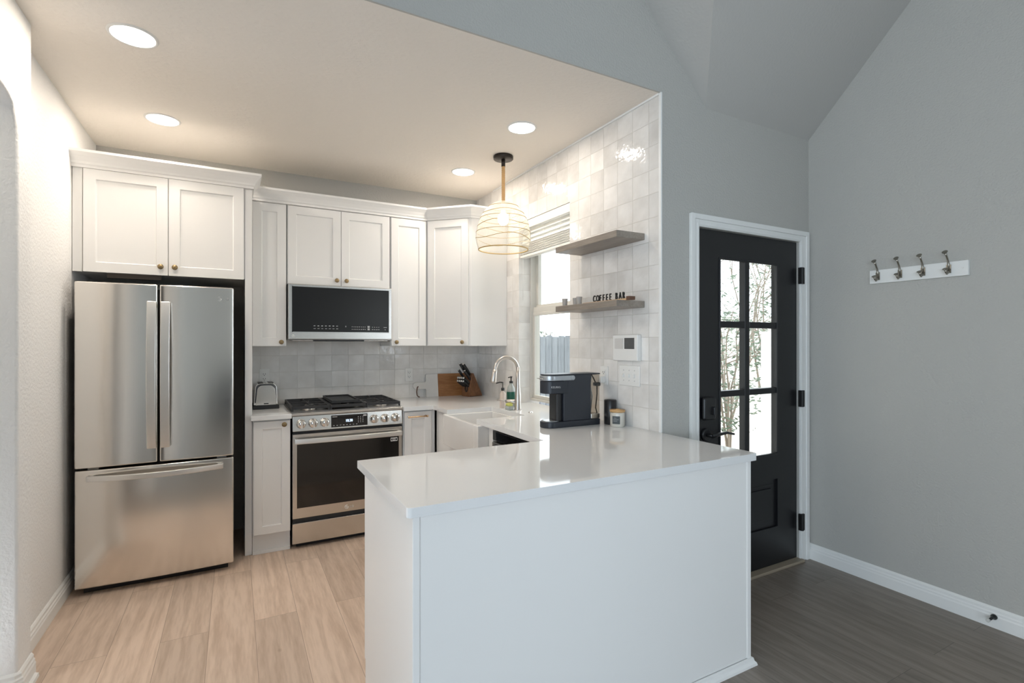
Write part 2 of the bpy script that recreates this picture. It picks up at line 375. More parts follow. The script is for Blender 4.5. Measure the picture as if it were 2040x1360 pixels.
def text(name,body,size,m,parent,origin,xdir,zdir,ext=.0006,sx=1,bold=0,align='LEFT'):
    cu=bpy.data.curves.new(name,'FONT'); cu.body=body; cu.size=size; cu.extrude=ext; cu.offset=bold; cu.align_x=align
    cu.resolution_u=3
    t=bpy.data.objects.new('tmp',cu); COL.objects.link(t)
    dg=bpy.context.evaluated_depsgraph_get(); me=bpy.data.meshes.new_from_object(t.evaluated_get(dg))
    bpy.data.objects.remove(t)
    xd=Vector(xdir).normalized(); zd=Vector(zdir).normalized(); nd=xd.cross(zd)
    mt=Matrix.Identity(4)
    for i in range(3): mt[i][0]=xd[i]*sx; mt[i][1]=zd[i]; mt[i][2]=nd[i]; mt[i][3]=origin[i]
    me.transform(mt); me.materials.clear(); me.materials.append(M[m]); me.name=name
    o=bpy.data.objects.new(name,me); COL.objects.link(o)
    if parent: o.parent=parent; o.matrix_parent_inverse=Matrix.Translation(-Vector(parent.location))
    return o

# ================================================================ SETTING
# floors
struct('floor',MB().box(-.93,2.02,2.02,4.4,-.05,0),'floor_k')
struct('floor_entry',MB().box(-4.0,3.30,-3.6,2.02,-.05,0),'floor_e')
# kitchen ceiling
struct('ceiling',MB().box(-.93,2.10,YD+.01,4.45,HC,HC+.1),'ceil')
# vaulted ceiling over the living area and entry
b=MB().b
def face(b,pts):
    return b.faces.new([b.verts.new(p) for p in pts])
x0,z0,T=2.312,2.694,1.75
mb=MB()
face(mb.b,[(x0,YD,z0),(XE+.1,YD,z0),(XE+.1,YD-T,z0+T),(x0-T,YD-T,z0+T)])
face(mb.b,[(x0,YD,z0),(x0-T,YD-T,z0+T),(x0-T,YD,z0+T)])
face(mb.b,[(x0-T,YD,z0+T),(x0-T,YD-T,z0+T),(XE+.1,YD-T,z0+T),(XE+.1,-3.6,z0+T),(-4,-3.6,z0+T),(-4,YD,z0+T)])
struct('ceiling_vault',mb,'vault')
# walls
struct('wall_back',MB().box(-.93,2.10,YB,YB+.12,0,HC),'wall')
struct('wall_backsplash',MB().box(.10,XT,YB-.008,YB,CH-.05,1.42),'tile_b')
wy0,wy1,wz0,wz1=2.822,3.52,CH,2.33
mb=MB()
mb.box(XT,2.16,YD+.01,wy0,0,HC).box(XT,2.16,wy1,YB+.12,0,HC).box(XT,2.16,wy0,wy1,wz1,HC).box(XT,2.16,wy0,wy1,0,CH-.031)
struct('wall_right',mb,'tile_r')
struct('wall_left',MB().box(-.93,XL,2.82,YB+.1,0,HC),'wall_left')
# living side wall on the left with an arched passage opening
ys=[]
mb=MB()
LX=-.745
arch=[]
ya,yb_=1.45,2.68; zs,zt=2.20,2.335
for i in range(0,25):
    a=i/24; yy=yb_-(yb_-ya)*a; u=abs(2*a-1)
    arch.append((LX,yy,zs+(zt-zs)*(1-u**9)**(1/2.2)))
pts=[(LX,2.83,0),(LX,2.83,4.5),(LX,.6,4.5),(LX,.6,0),(LX,ya,0)]+list(reversed(arch))+[(LX,yb_,0)]
mb.prism(pts,(-.115,0,0))
struct('wall_passage',mb,'wall_left',bevel=.012)
mb=MB().box(-2.2,-2.1,.6,2.95,0,2.7).box(-2.2,-.86,2.83,2.95,0,2.7).box(-2.2,-.86,.5,.6,0,2.7).box(-2.2,-.86,.5,2.95,2.7,2.8)
struct('wall_hall',mb,'wall_left')
# header + entry wall (one plane)
dx0,dx1,dz=2.246,3.157,2.028
mb=MB()
mb.box(-.86,XT,YD,YD+.0098,HC,4.5)
mb.box(XT,2.165,YD,YD+.0098,0,4.5).box(2.165,dx0,YD,YD+.13,0,4.5).box(dx0,dx1,YD,YD+.13,dz,4.5).box(dx1,XE,YD,YD+.13,0,4.5)
struct('wall_entry',mb,'wall')
struct('wall_east',MB().box(XE,XE+.12,-3.6,-3.3,0,4.6).box(XE,XE+.12,-1.7,YD+.13,0,4.6).box(XE,XE+.12,-3.3,-1.7,0,.55).box(XE,XE+.12,-3.3,-1.7,2.75,4.6),'wall')
# rear walls behind the camera, with openings for the unseen added windows
mb=MB()
mb.box(-4,-3.87,-3.6,-3.5,0,4.6).box(-1.53,XE,-3.6,-3.5,0,4.6)
for a,c in ((-3.87,-1.53),): mb.box(a,c,-3.6,-3.5,0,.43).box(a,c,-3.6,-3.5,2.97,4.6)
struct('wall_rear',mb,'wall')
struct('wall_west',MB().box(-4.1,-4,-3.6,-2.85,0,4.6).box(-4.1,-4,-.95,.6,0,4.6).box(-4.1,-4,-2.85,-.95,0,.55).box(-4.1,-4,-2.85,-.95,2.75,4.6).box(-4,-.86,.5,.6,0,4.6),'wall')
w=MB(); a,c=-3.87,-1.53
w.box(a,c,-3.56,-3.52,.43,.48).box(a,c,-3.56,-3.52,2.92,2.97).box(a,a+.05,-3.56,-3.52,.48,2.92).box(c-.05,c,-3.56,-3.52,.48,2.92).box(a+.05,c-.05,-3.56,-3.52,1.63,1.67)
struct('unseen_window_rear',w,'trim')  # unseen window, placed for the rear area light
w=MB(); a,c=-2.85,-.95
w.box(-4.08,-4.03,a,c,.55,.60).box(-4.08,-4.03,a,c,2.70,2.75).box(-4.08,-4.03,a,a+.05,.6,2.7).box(-4.08,-4.03,c-.05,c,.6,2.7).box(-4.08,-4.03,a+.05,c-.05,1.63,1.67)
struct('added_window_west',w,'trim')  # unseen window, added behind the west fill light
w=MB(); a,c=-3.3,-1.7
w.box(XE+.03,XE+.08,a,c,.55,.60).box(XE+.03,XE+.08,a,c,2.70,2.75).box(XE+.03,XE+.08,a,a+.05,.6,2.7).box(XE+.03,XE+.08,c-.05,c,.6,2.7).box(XE+.03,XE+.08,a+.05,c-.05,1.63,1.67)
struct('added_window_east',w,'trim')  # unseen window, added behind the east fill light
# tile edge strip
struct('trim_1',MB().box(XT-.006,XT+.004,YD-.006,YD+.012,CH,HC),'trim',bevel=.002)
# caulk line where tile meets ceiling
struct('trim_2',MB().box(XT-.008,XT,YD+.012,YB-.35,HC-.010,HC),'trim')
# baseboards
BP=[(0,0),(.016,0),(.016,.055),(.013,.062),(.013,.070),(.009,.076),(.009,.088),(.004,.096),(0,.098)]
struct('baseboard_right',MB().sweep(BP,[(XE,YD),(XE,-3.4)]),'trim')
struct('baseboard_entry',MB().sweep(BP,[(3.241,YD),(XE-.016,YD)]),'trim')
struct('baseboard_left',MB().sweep(BP,[(XL,2.84),(XL,YB-.02)]),'trim')
rb=[(LX-.11,2.68),(LX-.012,2.68),(LX,2.692),(LX,2.825)]
mb=MB().sweep(BP,rb)
struct('baseboard_passage',mb,'trim')
mb=MB().sweep([(.016,0),(.030,0),(.028,.014),(.016,.018)],[(LX-.11,2.68),(LX-.012,2.68),(LX,2.692),(LX,2.812)])
struct('trim_3',mb,'trim')

# door casing
mb=MB()
def casing(mb,o,i,y0,y1,za,zb,xa,xb,xc,xd):
    mb.box(xa,xb,y0,y1,0,zb).box(xc,xd,y0,y1,0,zb).box(xb,xc,y0,y1,za,zb)
casing(mb,0,0,YD-.012,YD,dz,2.095,2.178,dx0,dx1,3.241)
casing(mb,0,0,YD-.020,YD-.012,2.066,2.095,2.178,2.206,3.212,3.241)
casing(mb,0,0,YD-.016,YD-.012,dz+.006,2.046,2.226,dx0-.006,dx1+.006,3.180)
struct('trim_4',mb,'trim',bevel=.003)
# door
D=thing('door_1',None,None,(2.70,YD,0)); D['kind']='structure'
y0,y1=YD+.012,YD+.056
gx0,gx1,gz0,gz1=2.43,2.962,.695,1.876
mb=MB()
mb.box(dx0+.004,gx0,y0,y1,.02,dz-.004).box(gx1,dx1-.004,y0,y1,.02,dz-.004)
mb.box(gx0,gx1,y0,y1,gz1,dz-.004).box(gx0,gx1,y0,y1,.545,gz0).box(gx0,gx1,y0,y1,.02,.25)
mb.build('door_slab','door',D)
mb=MB()
mb.box(gx0,gx1,y0+.014,y1-.014,.25,.545)
mb.prism([(gx0+.03,y0+.014,.28),(gx1-.03,y0+.014,.28),(gx1-.03,y0+.014,.515),(gx0+.03,y0+.014,.515)],(0,-.002,0))
mb.box(gx0+.055,gx1-.055,y0+.003,y0+.014,.305,.49)
mb.build('door_panel','door',D,bevel=.006)
mb=MB()
mb.box(2.658,2.700,y0+.001,y1-.001,gz0,gz1)
for za,zb in ((1.474,1.512),(1.074,1.110)): mb.box(gx0,2.658,y0+.001,y1-.001,za,zb).box(2.700,gx1,y0+.001,y1-.001,za,zb)
mb.build('door_muntin','door',D,bevel=.004)
mb=MB()
for (a,b_,c,d) in ((gx0,gx1,gz0,gz0+.012),(gx0,gx1,gz1-.012,gz1),(gx0,gx0+.012,gz0+.012,gz1-.012),(gx1-.012,gx1,gz0+.012,gz1-.012)):
    mb.box(a,b_,y0-.005,y0+.01,c,d)
mb.build('glazing_bead','door',D,bevel=.002)
MB().box(gx0,gx1,y0+.02,y0+.024,gz0,gz1).build('glass_pane','glass',D)
for zc in (1.812,1.033,.25):
    MB().box(dx1-.012,dx1+.022,YD-.026,YD-.004,zc-.052,zc+.052).cyl((dx1,YD-.024,zc-.052),(dx1,YD-.024,zc+.052),.008,n=10).build('hinge','hinge',D,bevel=.001)
mb=MB().box(2.278,2.378,y0-.032,y0,.955,1.085)
L=mb.build('smart_lock','black',D,bevel=.018,seg=3)
MB().box(2.335,2.35,y0-.05,y0-.03,.985,1.03).build('thumb_turn','black',L,bevel=.004)
h=MB().lathe([(.036,0),(.036,-.012),(.030,-.016)],(2.318,y0,.872),axis='y').build('handle_rose','black',D)
mb=MB().cyl((2.318,y0-.01,.872),(2.318,y0-.055,.872),.011,n=12)
mb.tube([(2.31,y0-.052,.872),(2.36,y0-.055,.877),(2.43,y0-.055,.882),(2.495,y0-.05,.868)],[.012,.010,.008,.006],n=10)
mb.build('lever_handle','black',D)
struct('trim_5',MB().box(dx0-.004,dx1+.012,YD-.035,YD+.12,0,.018),'tan',bevel=.004)

# kitchen window
Wn=thing('window_1',None,None,(2.10,3.17,CH)); Wn['kind']='structure'
xf=2.072
def wframe(y0,y1,z0,z1,x0,x1,w):
    m=MB(); m.box(x0,x1,y0,y1,z0,z0+w).box(x0,x1,y0,y1,z1-w,z1).box(x0,x1,y0,y0+w,z0+w,z1-w).box(x0,x1,y1-w,y1,z0+w,z1-w); return m
wframe(wy0,wy1,wz0+.016,wz1,xf,xf+.085,.018).build('window_frame','frame',Wn,bevel=.003)
MB().box(xf+.02,xf+.05,wy0+.018,wy1-.018,1.625,1.668).build('meeting_rail','frame',Wn,bevel=.003)
wframe(wy0+.018,wy1-.018,wz0+.034,1.627,xf+.018,xf+.045,.026).build('lower_sash','frame',Wn,bevel=.003)
wframe(wy0+.018,wy1-.018,1.655,wz1-.018,xf+.048,xf+.078,.034).build('upper_sash','frame',Wn,bevel=.003)
MB().box(xf+.03,xf+.033,wy0+.04,wy1-.04,wz0+.06,1.61).build('lower_glass','glass',Wn)
MB().box(xf+.062,xf+.065,wy0+.05,wy1-.05,1.68,wz1-.04).build('upper_glass','glass',Wn)

# ================================================================ CABINETS
KNOB={}
def knob(par,x,y,z,m='brass'):
    o=MB().lathe([(.0055,0),(.0055,-.012),(.015,-.018),(.016,-.024),(.012,-.027),(.0001,-.028)],(x,y,z),n=16,axis='y').build('knob',m,par); return o
# tall cabinet over the refrigerator
c=thing('wall_cabinet','wide two door white cabinet above the refrigerator','cabinet',(-.35,3.75,1.80),'white wall cabinets')
mb=MB().box(XL+.002,.056,3.75,YB,1.80,2.40)
mb.build('cabinet_body','cab',c)
MB().box(XL+.002,-.768,3.742,3.75,1.795,2.40).build('filler_strip','cab',c,bevel=.002)
for a,b_,kx in ((-.762,-.358,-.393),(-.354,.050,-.321)):
    d=MB().shaker(a,b_,1.795,2.386,3.73).build('door','cab',c,bevel=.0012); knob(d,kx,3.73,1.845)
MB().box(XL+.15,-.40,3.80,3.83,1.772,1.80).build('wooden_cleat','cab_dark',c)
# side panel
c=tag(MB().box(.058,.100,3.75,YB-.001,0,2.40).build('side_panel','cab',bevel=.0015),'tall white end panel standing between refrigerator and left counter','panel')
# crowns
CP=[(0,0),(.008,0),(.008,.014),(.014,.020),(.018,.032),(.032,.055),(.046,.072),(.052,.078),(.052,.092),(0,.092)]
tag(MB().sweep(CP,[(XL,3.735),(.1005,3.735),(.1005,3.932)],z=2.388).build('crown_moulding','cab'),'higher white crown moulding running along the top of refrigerator cabinet','moulding')
tag(MB().sweep(CP,[(.105,3.985),(1.376,3.985),(1.646,3.715),(XT,3.715)],z=2.378).build('crown_moulding','cab'),'lower white crown moulding that bends around the corner wall cabinet','moulding')
# three straight upper cabinets
def upper(label,x0,x1,z0,doors,top=2.382):
    c=thing('wall_cabinet',label,'cabinet',((x0+x1)/2,4.0,z0),'white wall cabinets')
    MB().box(x0,x1,4.0,YB-.001,z0,top).build('cabinet_body','cab',c,bevel=.001)
    for a,b_,kx,kz in doors:
        d=MB().shaker(a,b_,z0+.002,top-.010,3.98,st=min(.057,(b_-a)*.3)).build('door','cab',c,bevel=.0012); knob(d,kx,3.98,kz)
    return c
upper('narrow white cabinet hanging left of the microwave',.102,.326,1.362,[(.108,.322,.290,1.392)])
upper('white two door cabinet mounted over the microwave',.328,1.074,1.81,[(.333,.700,.668,1.850),(.703,1.068,.737,1.850)])
upper('narrow white cabinet hanging right of the microwave',1.077,1.372,1.362,[(1.082,1.366,1.118,1.392)])
c=thing('wall_cabinet','angled white corner cabinet with blank side panel near the window','cabinet',(1.6,4.1,1.362),'white wall cabinets')
z0,z1=1.362,2.382
mb=MB().prism([(1.374,YB-.001,z0),(1.374,4.0,z0),(1.654,3.72,z0),(XT-.001,3.72,z0),(XT-.001,YB-.001,z0)],(0,0,z1-z0))
mb.build('cabinet_body','cab',c,bevel=.001)
ln=math.hypot(.28,.28)
mt=Matrix.Translation((1.374,4.0,0))@Matrix.Rotation(-PI/4,4,'Z')
d=MB().shaker(.024,ln-.024,z0+.002,z1-.010,-.02).xf(mt).build('door','cab',c,bevel=.0012)
MB().lathe([(.0055,0),(.0055,-.012),(.015,-.018),(.016,-.024),(.012,-.027),(.0001,-.028)],(ln-.065,-.02,1.392),n=16,axis='y').xf(mt).build('knob','brass',d)

# base cabinet left of range
c=thing('base_cabinet','narrow white base cabinet between refrigerator panel and range','cabinet',(.21,3.72,0),'white base cabinets')
MB().box(.102,.328,3.72,YB-.001,.13,.883).build('cabinet_body','cab',c)
MB().box(.102,.328,3.745,3.76,0,.13).box(.102,.328,3.735,3.745,0,.022).build('toe_kick','cab',c,bevel=.001)
d=MB().shaker(.107,.324,.137,.872,3.70,st=.050).build('door','cab',c,bevel=.0012); knob(d,.288,3.70,.848)
# base cabinet right of range: pull out with brass bar
c=thing('base_cabinet','white pull-out base cabinet with brass bar, right of the range','cabinet',(1.21,3.72,0),'white base cabinets')
MB().box(1.097,1.345,3.72,YB-.001,.11,.883).build('cabinet_body','cab',c)
MB().box(1.097,1.345,3.78,3.79,0,.11).build('toe_kick','cab',c)
d=MB().shaker(1.104,1.313,.125,.872,3.70,st=.052).build('door','cab',c,bevel=.0012)
mb=MB().cyl((1.128,3.668,.838),(1.272,3.668,.838),.0055,n=12)
for x in (1.135,1.265): mb.cyl((x,3.70,.838),(x,3.668,.838),.006,n=10)
for x in (1.124,1.266): mb.cyl((x,3.668,.838),(x+.01,3.668,.838),.0075,n=12)
mb.build('bar_handle','brass_l',d)
# sink base (faces -x)
c=thing('base_cabinet','white sink base cabinet under the apron sink','cabinet',(1.35,3.1,0),'white base cabinets')
MB().box(1.36,XT-.001,2.745,3.715,.11,.66).box(1.36,1.385,2.745,2.800,.66,.883).box(1.36,1.385,3.402,3.715,.66,.883).build('cabinet_body','cab',c)
MB().box(1.42,1.43,2.745,3.715,0,.11).build('toe_kick','cab',c)
for a,b_ in ((2.80,3.098),(3.102,3.40)):
    mt=Matrix.Translation((1.34,b_,0))@Matrix.Rotation(-PI/2,4,'Z')
    MB().shaker(0,b_-a,.125,.655,0).xf(mt).build('door','cab',c,bevel=.0012)
# dishwasher
c=thing('dishwasher','stainless dishwasher under the counter beside the sink','dishwasher',(1.35,2.44,0))
MB().box(1.38,1.93,2.125,2.735,.02,.875).build('tub_body','body',c)
MB().box(1.345,1.38,2.130,2.730,.11,.80).build('door','steel_d',c,bevel=.006)
MB().box(1.350,1.385,2.130,2.730,.81,.865).build('control_strip','blackglass',c,bevel=.004)
mb=MB().tube([(1.345,2.17,.755),(1.31,2.19,.755),(1.302,2.43,.755),(1.31,2.67,.755),(1.345,2.69,.755)],.012,n=10); mb.build('handle','steel',c)
MB().box(1.42,1.43,2.13,2.73,.0,.11).build('kick_plate','black',c)
# peninsula
c=thing('peninsula_cabinet','white panelled peninsula base with plain back facing the entry','cabinet',(1.2,1.75,0))
px0,px1,py0,py1=.462,1.955,1.452,2.068
MB().box(px0,px1,py0,py1,0,.883).build('cabinet_body','cab',c)
MB().box(px0-.004,px0,py0+.006,py1,0,.883).build('end_panel','cab',c,bevel=.001)
for a,b_ in ((px0-.006,px0+.016),(px1-.020,px1+.004)): MB().box(a,b_,py0-.006,py0,.030,.883).build('corner_strip','cab',c,bevel=.002)
MB().box(px0+.016,px1-.020,py0-.002,py0,.03,.883).build('back_panel','cab',c)
mb=MB().sweep([(0,0),(.018,0),(.016,.010),(.009,.018),(.006,.030),(0,.032)],[(px0-.005,py0-.006),(px1+.006,py0-.006),(px1+.006,YD-.02)]); mb.build('base_moulding','cab',c)
MB().box(px0-.002,px0+.42,py1+.003,py1+.023,.12,.872).build('door','cab',c,bevel=.0015)
MB().box(px0+.424,1.33,py1+.003,py1+.023,.12,.872).build('door','cab',c,bevel=.0015)

# worktops
ct=.030
def slab(poly,name,label):
    mb=MB().prism([(x,y,CH-ct) for x,y in poly],(0,0,ct))
    return tag(mb.build(name,'quartz',bevel=.003,seg=3),label,'countertop')
slab([(.090,3.67),(.332,3.67),(.332,YB-.009),(.102,YB-.009),(.102,3.745),(.090,3.745)],'countertop','small white quartz worktop holding the toaster')
# main worktop: bridges range right side, sink run, peninsula and window sill; sink cut-out left open to the front
sx0,sx1,sy0,sy1=1.316,1.668,2.885,3.385
def rc(cx,cy,r,a0,a1,n=5): return [(cx+r*math.cos(a0+(a1-a0)*i/n),cy+r*math.sin(a0+(a1-a0)*i/n)) for i in range(n+1)]
poly=[(.4324,1.436)]+rc(.4474,1.436,.015,PI,1.5*PI)[1:]+rc(1.955,1.436,.015,1.5*PI,2*PI)+[(1.970,YD-.008),(XT-.001,YD-.008),(XT-.001,wy0+.001),(xf,wy0+.001),(xf,wy1-.001),(XT-.001,wy1-.001),(XT-.001,YB-.009),(1.092,YB-.009),(1.092,3.67),(1.316,3.67),
      (sx0,sy1)]+rc(sx1-.02,sy1-.02,.02,PI/2,0)+rc(sx1-.02,sy0+.02,.02,0,-PI/2)+[(sx0,sy0),(1.316,2.0986),(.4324,2.0986)]
slab(poly,'countertop','white quartz worktop running from the range past the sink to the peninsula')
# apron sink
c=thing('farmhouse_sink','white fireclay apron sink set into the counter below the window','sink',(1.5,3.13,.67))
mb=MB()
Y0,Y1,X0,X1=2.806,3.398,1.288,1.69; zb,zt=.675,.8835
mb.box(X0,X1,Y0,Y0+.06,zb,zt).box(X0,X1,Y1-.03,Y1,zb,zt).box(X0,X0+.03,Y0+.06,Y1-.03,zb,zt).box(X1-.03,X1,Y0+.06,Y1-.03,zb,zt).box(X0+.03,X1-.03,Y0+.06,Y1-.03,zb,zb+.02)
mb.build('sink_basin','ceramic',c,bevel=.005,seg=3)
MB().lathe([(.045,0),(.045,.003),(.03,.004)],(1.49,3.12,zb+.02)).build('drain','chrome',c)
# faucet
fx,fy=1.757,3.15
c=thing('kitchen_faucet','brushed nickel gooseneck pull-down faucet behind the sink','faucet',(fx,fy,CH))
MB().lathe([(.027,0),(.027,.004),(.024,.012),(.0215,.10),(.017,.15),(.014,.20),(.0135,.30)],(fx,fy,CH),n=20).build('faucet_body','nickel',c)
pts=[(fx,fy,CH+.26)]
R=.090; zc=CH+.282
for i in range(0,15): 
    a=PI*i/14; pts.append((fx-R+R*math.cos(a),fy-.0,zc+R*math.sin(a)))
pts.append((fx-2*R-.002,fy,zc-.012))
MB().tube(pts,.0125,n=14).build('gooseneck','nickel',c)
MB().tube([(fx-2*R+.001,fy,zc+.006),(fx-2*R-.005,fy,zc-.02),(fx-2*R-.015,fy,zc-.072),(fx-2*R-.017,fy,zc-.084)],[.0145,.017,.0235,.021],n=18).build('spray_head','nickel',c)
MB().tube([(fx,fy+.0,CH+.055),(fx-.045,fy+.055,CH+.055),(fx-.06,fy+.07,CH+.058)],[.018,.016,.012],n=14).tube([(fx-.05,fy+.06,CH+.058),(fx-.082,fy+.10,CH+.064),(fx-.10,fy+.13,CH+.062)],[.006,.005,.0045],n=8).build('handle','nickel',c)
tag(MB().lathe([(.017,0),(.017,.004),(.011,.0045),(.011,.008),(.0001,.009)],(1.757,2.972,CH),n=18).build('air_switch','chrome'),'small round chrome disposal button on the counter by the faucet','button')
# soaps
c=thing('dish_soap_bottle','clear pump bottle of green dish soap with black pump, behind the sink','bottle',(1.80,3.33,CH))
q=(1.80,3.33,CH)
MB().lathe([(.030,0),(.033,.006),(.033,.115),(.026,.145),(.012,.165),(.012,.175)],q,n=20).build('bottle_body','soapclear',c)
MB().lathe([(.0338,.02),(.0338,.112)],q,n=20,cap=False).build('label','green',c)
MB().lathe([(.014,.175),(.014,.19),(.005,.191),(.005,.215),(.009,.216),(.009,.224)],q,n=12).tube([(q[0],q[1],CH+.22),(q[0]-.03,q[1]-.012,CH+.217)],.004,n=6).build('pump','black',c)
c=thing('hand_soap_bottle','slim pale bottle with black pump beside the green soap','bottle',(1.715,3.30,CH))
q=(1.715,3.30,CH)
MB().lathe([(.021,0),(.022,.005),(.022,.105),(.010,.12),(.010,.125)],q,n=18).build('bottle_body','pinkb',c)
MB().lathe([(.012,.125),(.012,.145),(.004,.146),(.004,.185)],q,n=12).tube([(q[0]+.005,q[1],CH+.183),(q[0]-.02,q[1]+.01,CH+.186),(q[0]-.045,q[1]+.02,CH+.178)],.005,n=6).build('pump','black',c)
c=thing('sponge_holder','small clear holder with a yellow-green sponge by the faucet base','holder',(1.715,3.20,CH))
MB().box(1.683,1.722,3.150,3.205,CH,CH+.028).build('tray','soapclear',c,bevel=.004)
MB().box(1.686,1.719,3.153,3.202,CH+.028,CH+.045).build('sponge','sponge',c,bevel=.004)

# ================================================================ REFRIGERATOR
c=thing('refrigerator','stainless french door refrigerator with bottom freezer drawer','refrigerator',(-.385,3.95,0))
fx0,fx1=-.765,-.006
MB().box(fx0+.01,fx1-.01,3.64,4.27,.03,1.70).build('cabinet_body','body',c,bevel=.004)
MB().box(fx0+.03,fx1-.03,3.62,3.66,.0,.04).build('kick_plate','black',c)
def curved_panel(x0,x1,z0,z1,yf,yb,bow,cx=None,hw=None):
    cx=(fx0+fx1)/2 if cx is None else cx; hw=hw or (fx1-fx0)/2
    n=14; P=[]
    for i in range(n+1):
        x=x0+(x1-x0)*i/n; P.append((x,yf+bow*((x-cx)/hw)**2,z0))
    P+=[(x1,yb,z0),(x0,yb,z0)]
    mb=MB(); vec=Vector((0,0,z1-z0))
    a=[mb.b.verts.new(p) for p in P]; t=[mb.b.verts.new(Vector(p)+vec) for p in P]; m=len(P)
    mb.b.faces.new(a); mb.b.faces.new(list(reversed(t)))
    for i in range(m):
        f=mb.b.faces.new((a[i],t[i],t[(i+1)%m],a[(i+1)%m])); f.smooth=(i<n)
    return mb
def fdoor(x0,x1,z0,z1):
    cx=(x0+x1)/2
    return curved_panel(x0,x1,z0,z1,3.553,3.625,.007,cx,(x1-x0)/2).build('door','steel_v',c,bevel=.008,seg=3)
dl=fdoor(fx0,-.391,.700,1.722); dr=fdoor(-.382,fx1,.700,1.722)
def vhandle(par,x0,x1,s):
    mb=MB(); n=16; P=[]
    zc,hh=1.205,.418
    outer=[];inner=[]
    for i in range(n+1):
        t=-1+2*i/n; z=zc+hh*t
        outer.append((3.488+.034*t*t,z)); inner.append((3.505+.034*t*t,z))
    poly=[(x0,y,z) for y,z in outer]+[(x0,y,z) for y,z in reversed(inner)]
    mb.prism(poly,(x1-x0,0,0))
    for z in (zc-hh+.012,zc+hh-.03): mb.box(x0+.008,x1-.008,3.52,3.57,z,z+.02)
    return mb.build('handle','satin',par,bevel=.004)
vhandle(dl,-.438,-.393,-1); vhandle(dr,-.373,-.328,1)
fz=curved_panel(fx0,fx1,.042,.688,3.553,3.625,.014).build('freezer_drawer','steel_v',c,bevel=.008,seg=3)
mb=MB(); n=24; o_=[];i_=[]
for i in range(n+1):
    t=-1+2*i/n; x=-.385+.325*t
    o_.append((x,3.475+.060*t*t)); i_.append((x,3.495+.060*t*t))
poly=[(x,y,.630) for x,y in o_]+[(x,y,.630) for x,y in reversed(i_)]
mb.prism(poly,(0,0,.030)); mb.box(-.700,-.68,3.53,3.57,.632,.658).box(-.09,-.07,3.53,3.57,.632,.658)
mb.build('handle','satin',fz,bevel=.004)
for x in (fx0+.05,fx1-.09): MB().box(x,x+.05,3.60,3.64,.689,.699).build('hinge_cover','steel_d',c)
MB().box(-.42,-.35,3.60,3.70,1.722,1.728).build('hinge_cover','black',c)
def emblem(par,x,y,z,r,m='logo',lbl=None):
    # round emblem with a letter hook inside, facing -y
    mb=MB(); pts=[]
    for i in range(22):
        a=math.radians(60+ i*300/21*1.0); pts.append((x+r*math.cos(a),y-.001,z+r*math.sin(a)))
    mb.tube(pts,r*.16,n=6)
    mb.tube([(x+r,y-.001,z),(x+r*.25,y-.001,z)],r*.15,n=6)
    mb.tube([(x-r*.1,y-.001,z+r*.5),(x-r*.1,y-.001,z-r*.35),(x+r*.25,y-.001,z-r*.35)],r*.14,n=6)
    mb.cyl((x-r*.5,y,z+r*.35),(x-r*.5,y-.002,z+r*.35),r*.14,n=8)
    return mb.build('emblem',m,par)
emblem(dr,-.083,3.558,1.652,.012)
text('lettering','LG',.024,'print',dr,(-.062,3.5575,1.643),(1,0,0),(0,0,1),ext=.0004)

# ================================================================ RANGE
c=thing('gas_range','slide-in stainless gas range with front knobs and oven','stove',(.711,3.95,0))
rx0,rx1=.339,1.085
MB().box(rx0+.004,rx1-.004,3.735,4.30,.03,.895).build('range_body','body',c)
MB().box(rx0+.03,rx1-.03,3.76,3.80,0,.03).build('feet_bar','black',c)
# control panel
mb=MB().prism([(rx0,3.688,.792),(rx0,3.735,.792),(rx0,3.735,.893),(rx0,3.700,.893)],(rx1-rx0,0,0))
cp=mb.build('control_panel','steel',c,bevel=.003)
def pan_y(z): return 3.688+(z-.792)/.101*.012
for k,x in enumerate((.392,.468,.543,.880,.956,1.033)):
    z=.842; y=pan_y(z)
    mb=MB().lathe([(.031,0),(.031,-.006),(.028,-.010),(.026,-.032),(.024,-.036),(.0001,-.0365)],(x,y,z),n=26,axis='y')
    mb.box(x-.006,x+.006,y-.048,y-.03,z-.024,z+.024)
    mb.build('knob','chrome',c)
mb=MB().prism([(.585,3.6885,.803),(.585,3.70,.803),(.585,3.708,.884),(.585,3.6945,.884)],(.247,0,0)); dp=mb.build('display','blackglass',c)
text('clock_digits','10:30',.026,'led',dp,(.680,3.6895,.835),(1,0,0),(0,.1,1),ext=.0003,sx=.85)
mb=MB()
for i in range(8): mb.box(.597+i*.022,.607+i*.022,3.6892,3.692,.813,.817)
mb.build('button_row_print','print',dp); mb=MB()
for i in range(3):
    for j in range(4): mb.box(.765+i*.016,.770+i*.016,3.688+.0012*j,3.694,.826+j*.012,.831+j*.012)
mb.build('keypad_print','print',dp)
MB().box(.802,.826,3.6915,3.70,.868,.878).build('badge_print','print',dp); MB().box(.593,.625,3.6925,3.70,.872,.876).build('badge_print','print',dp)
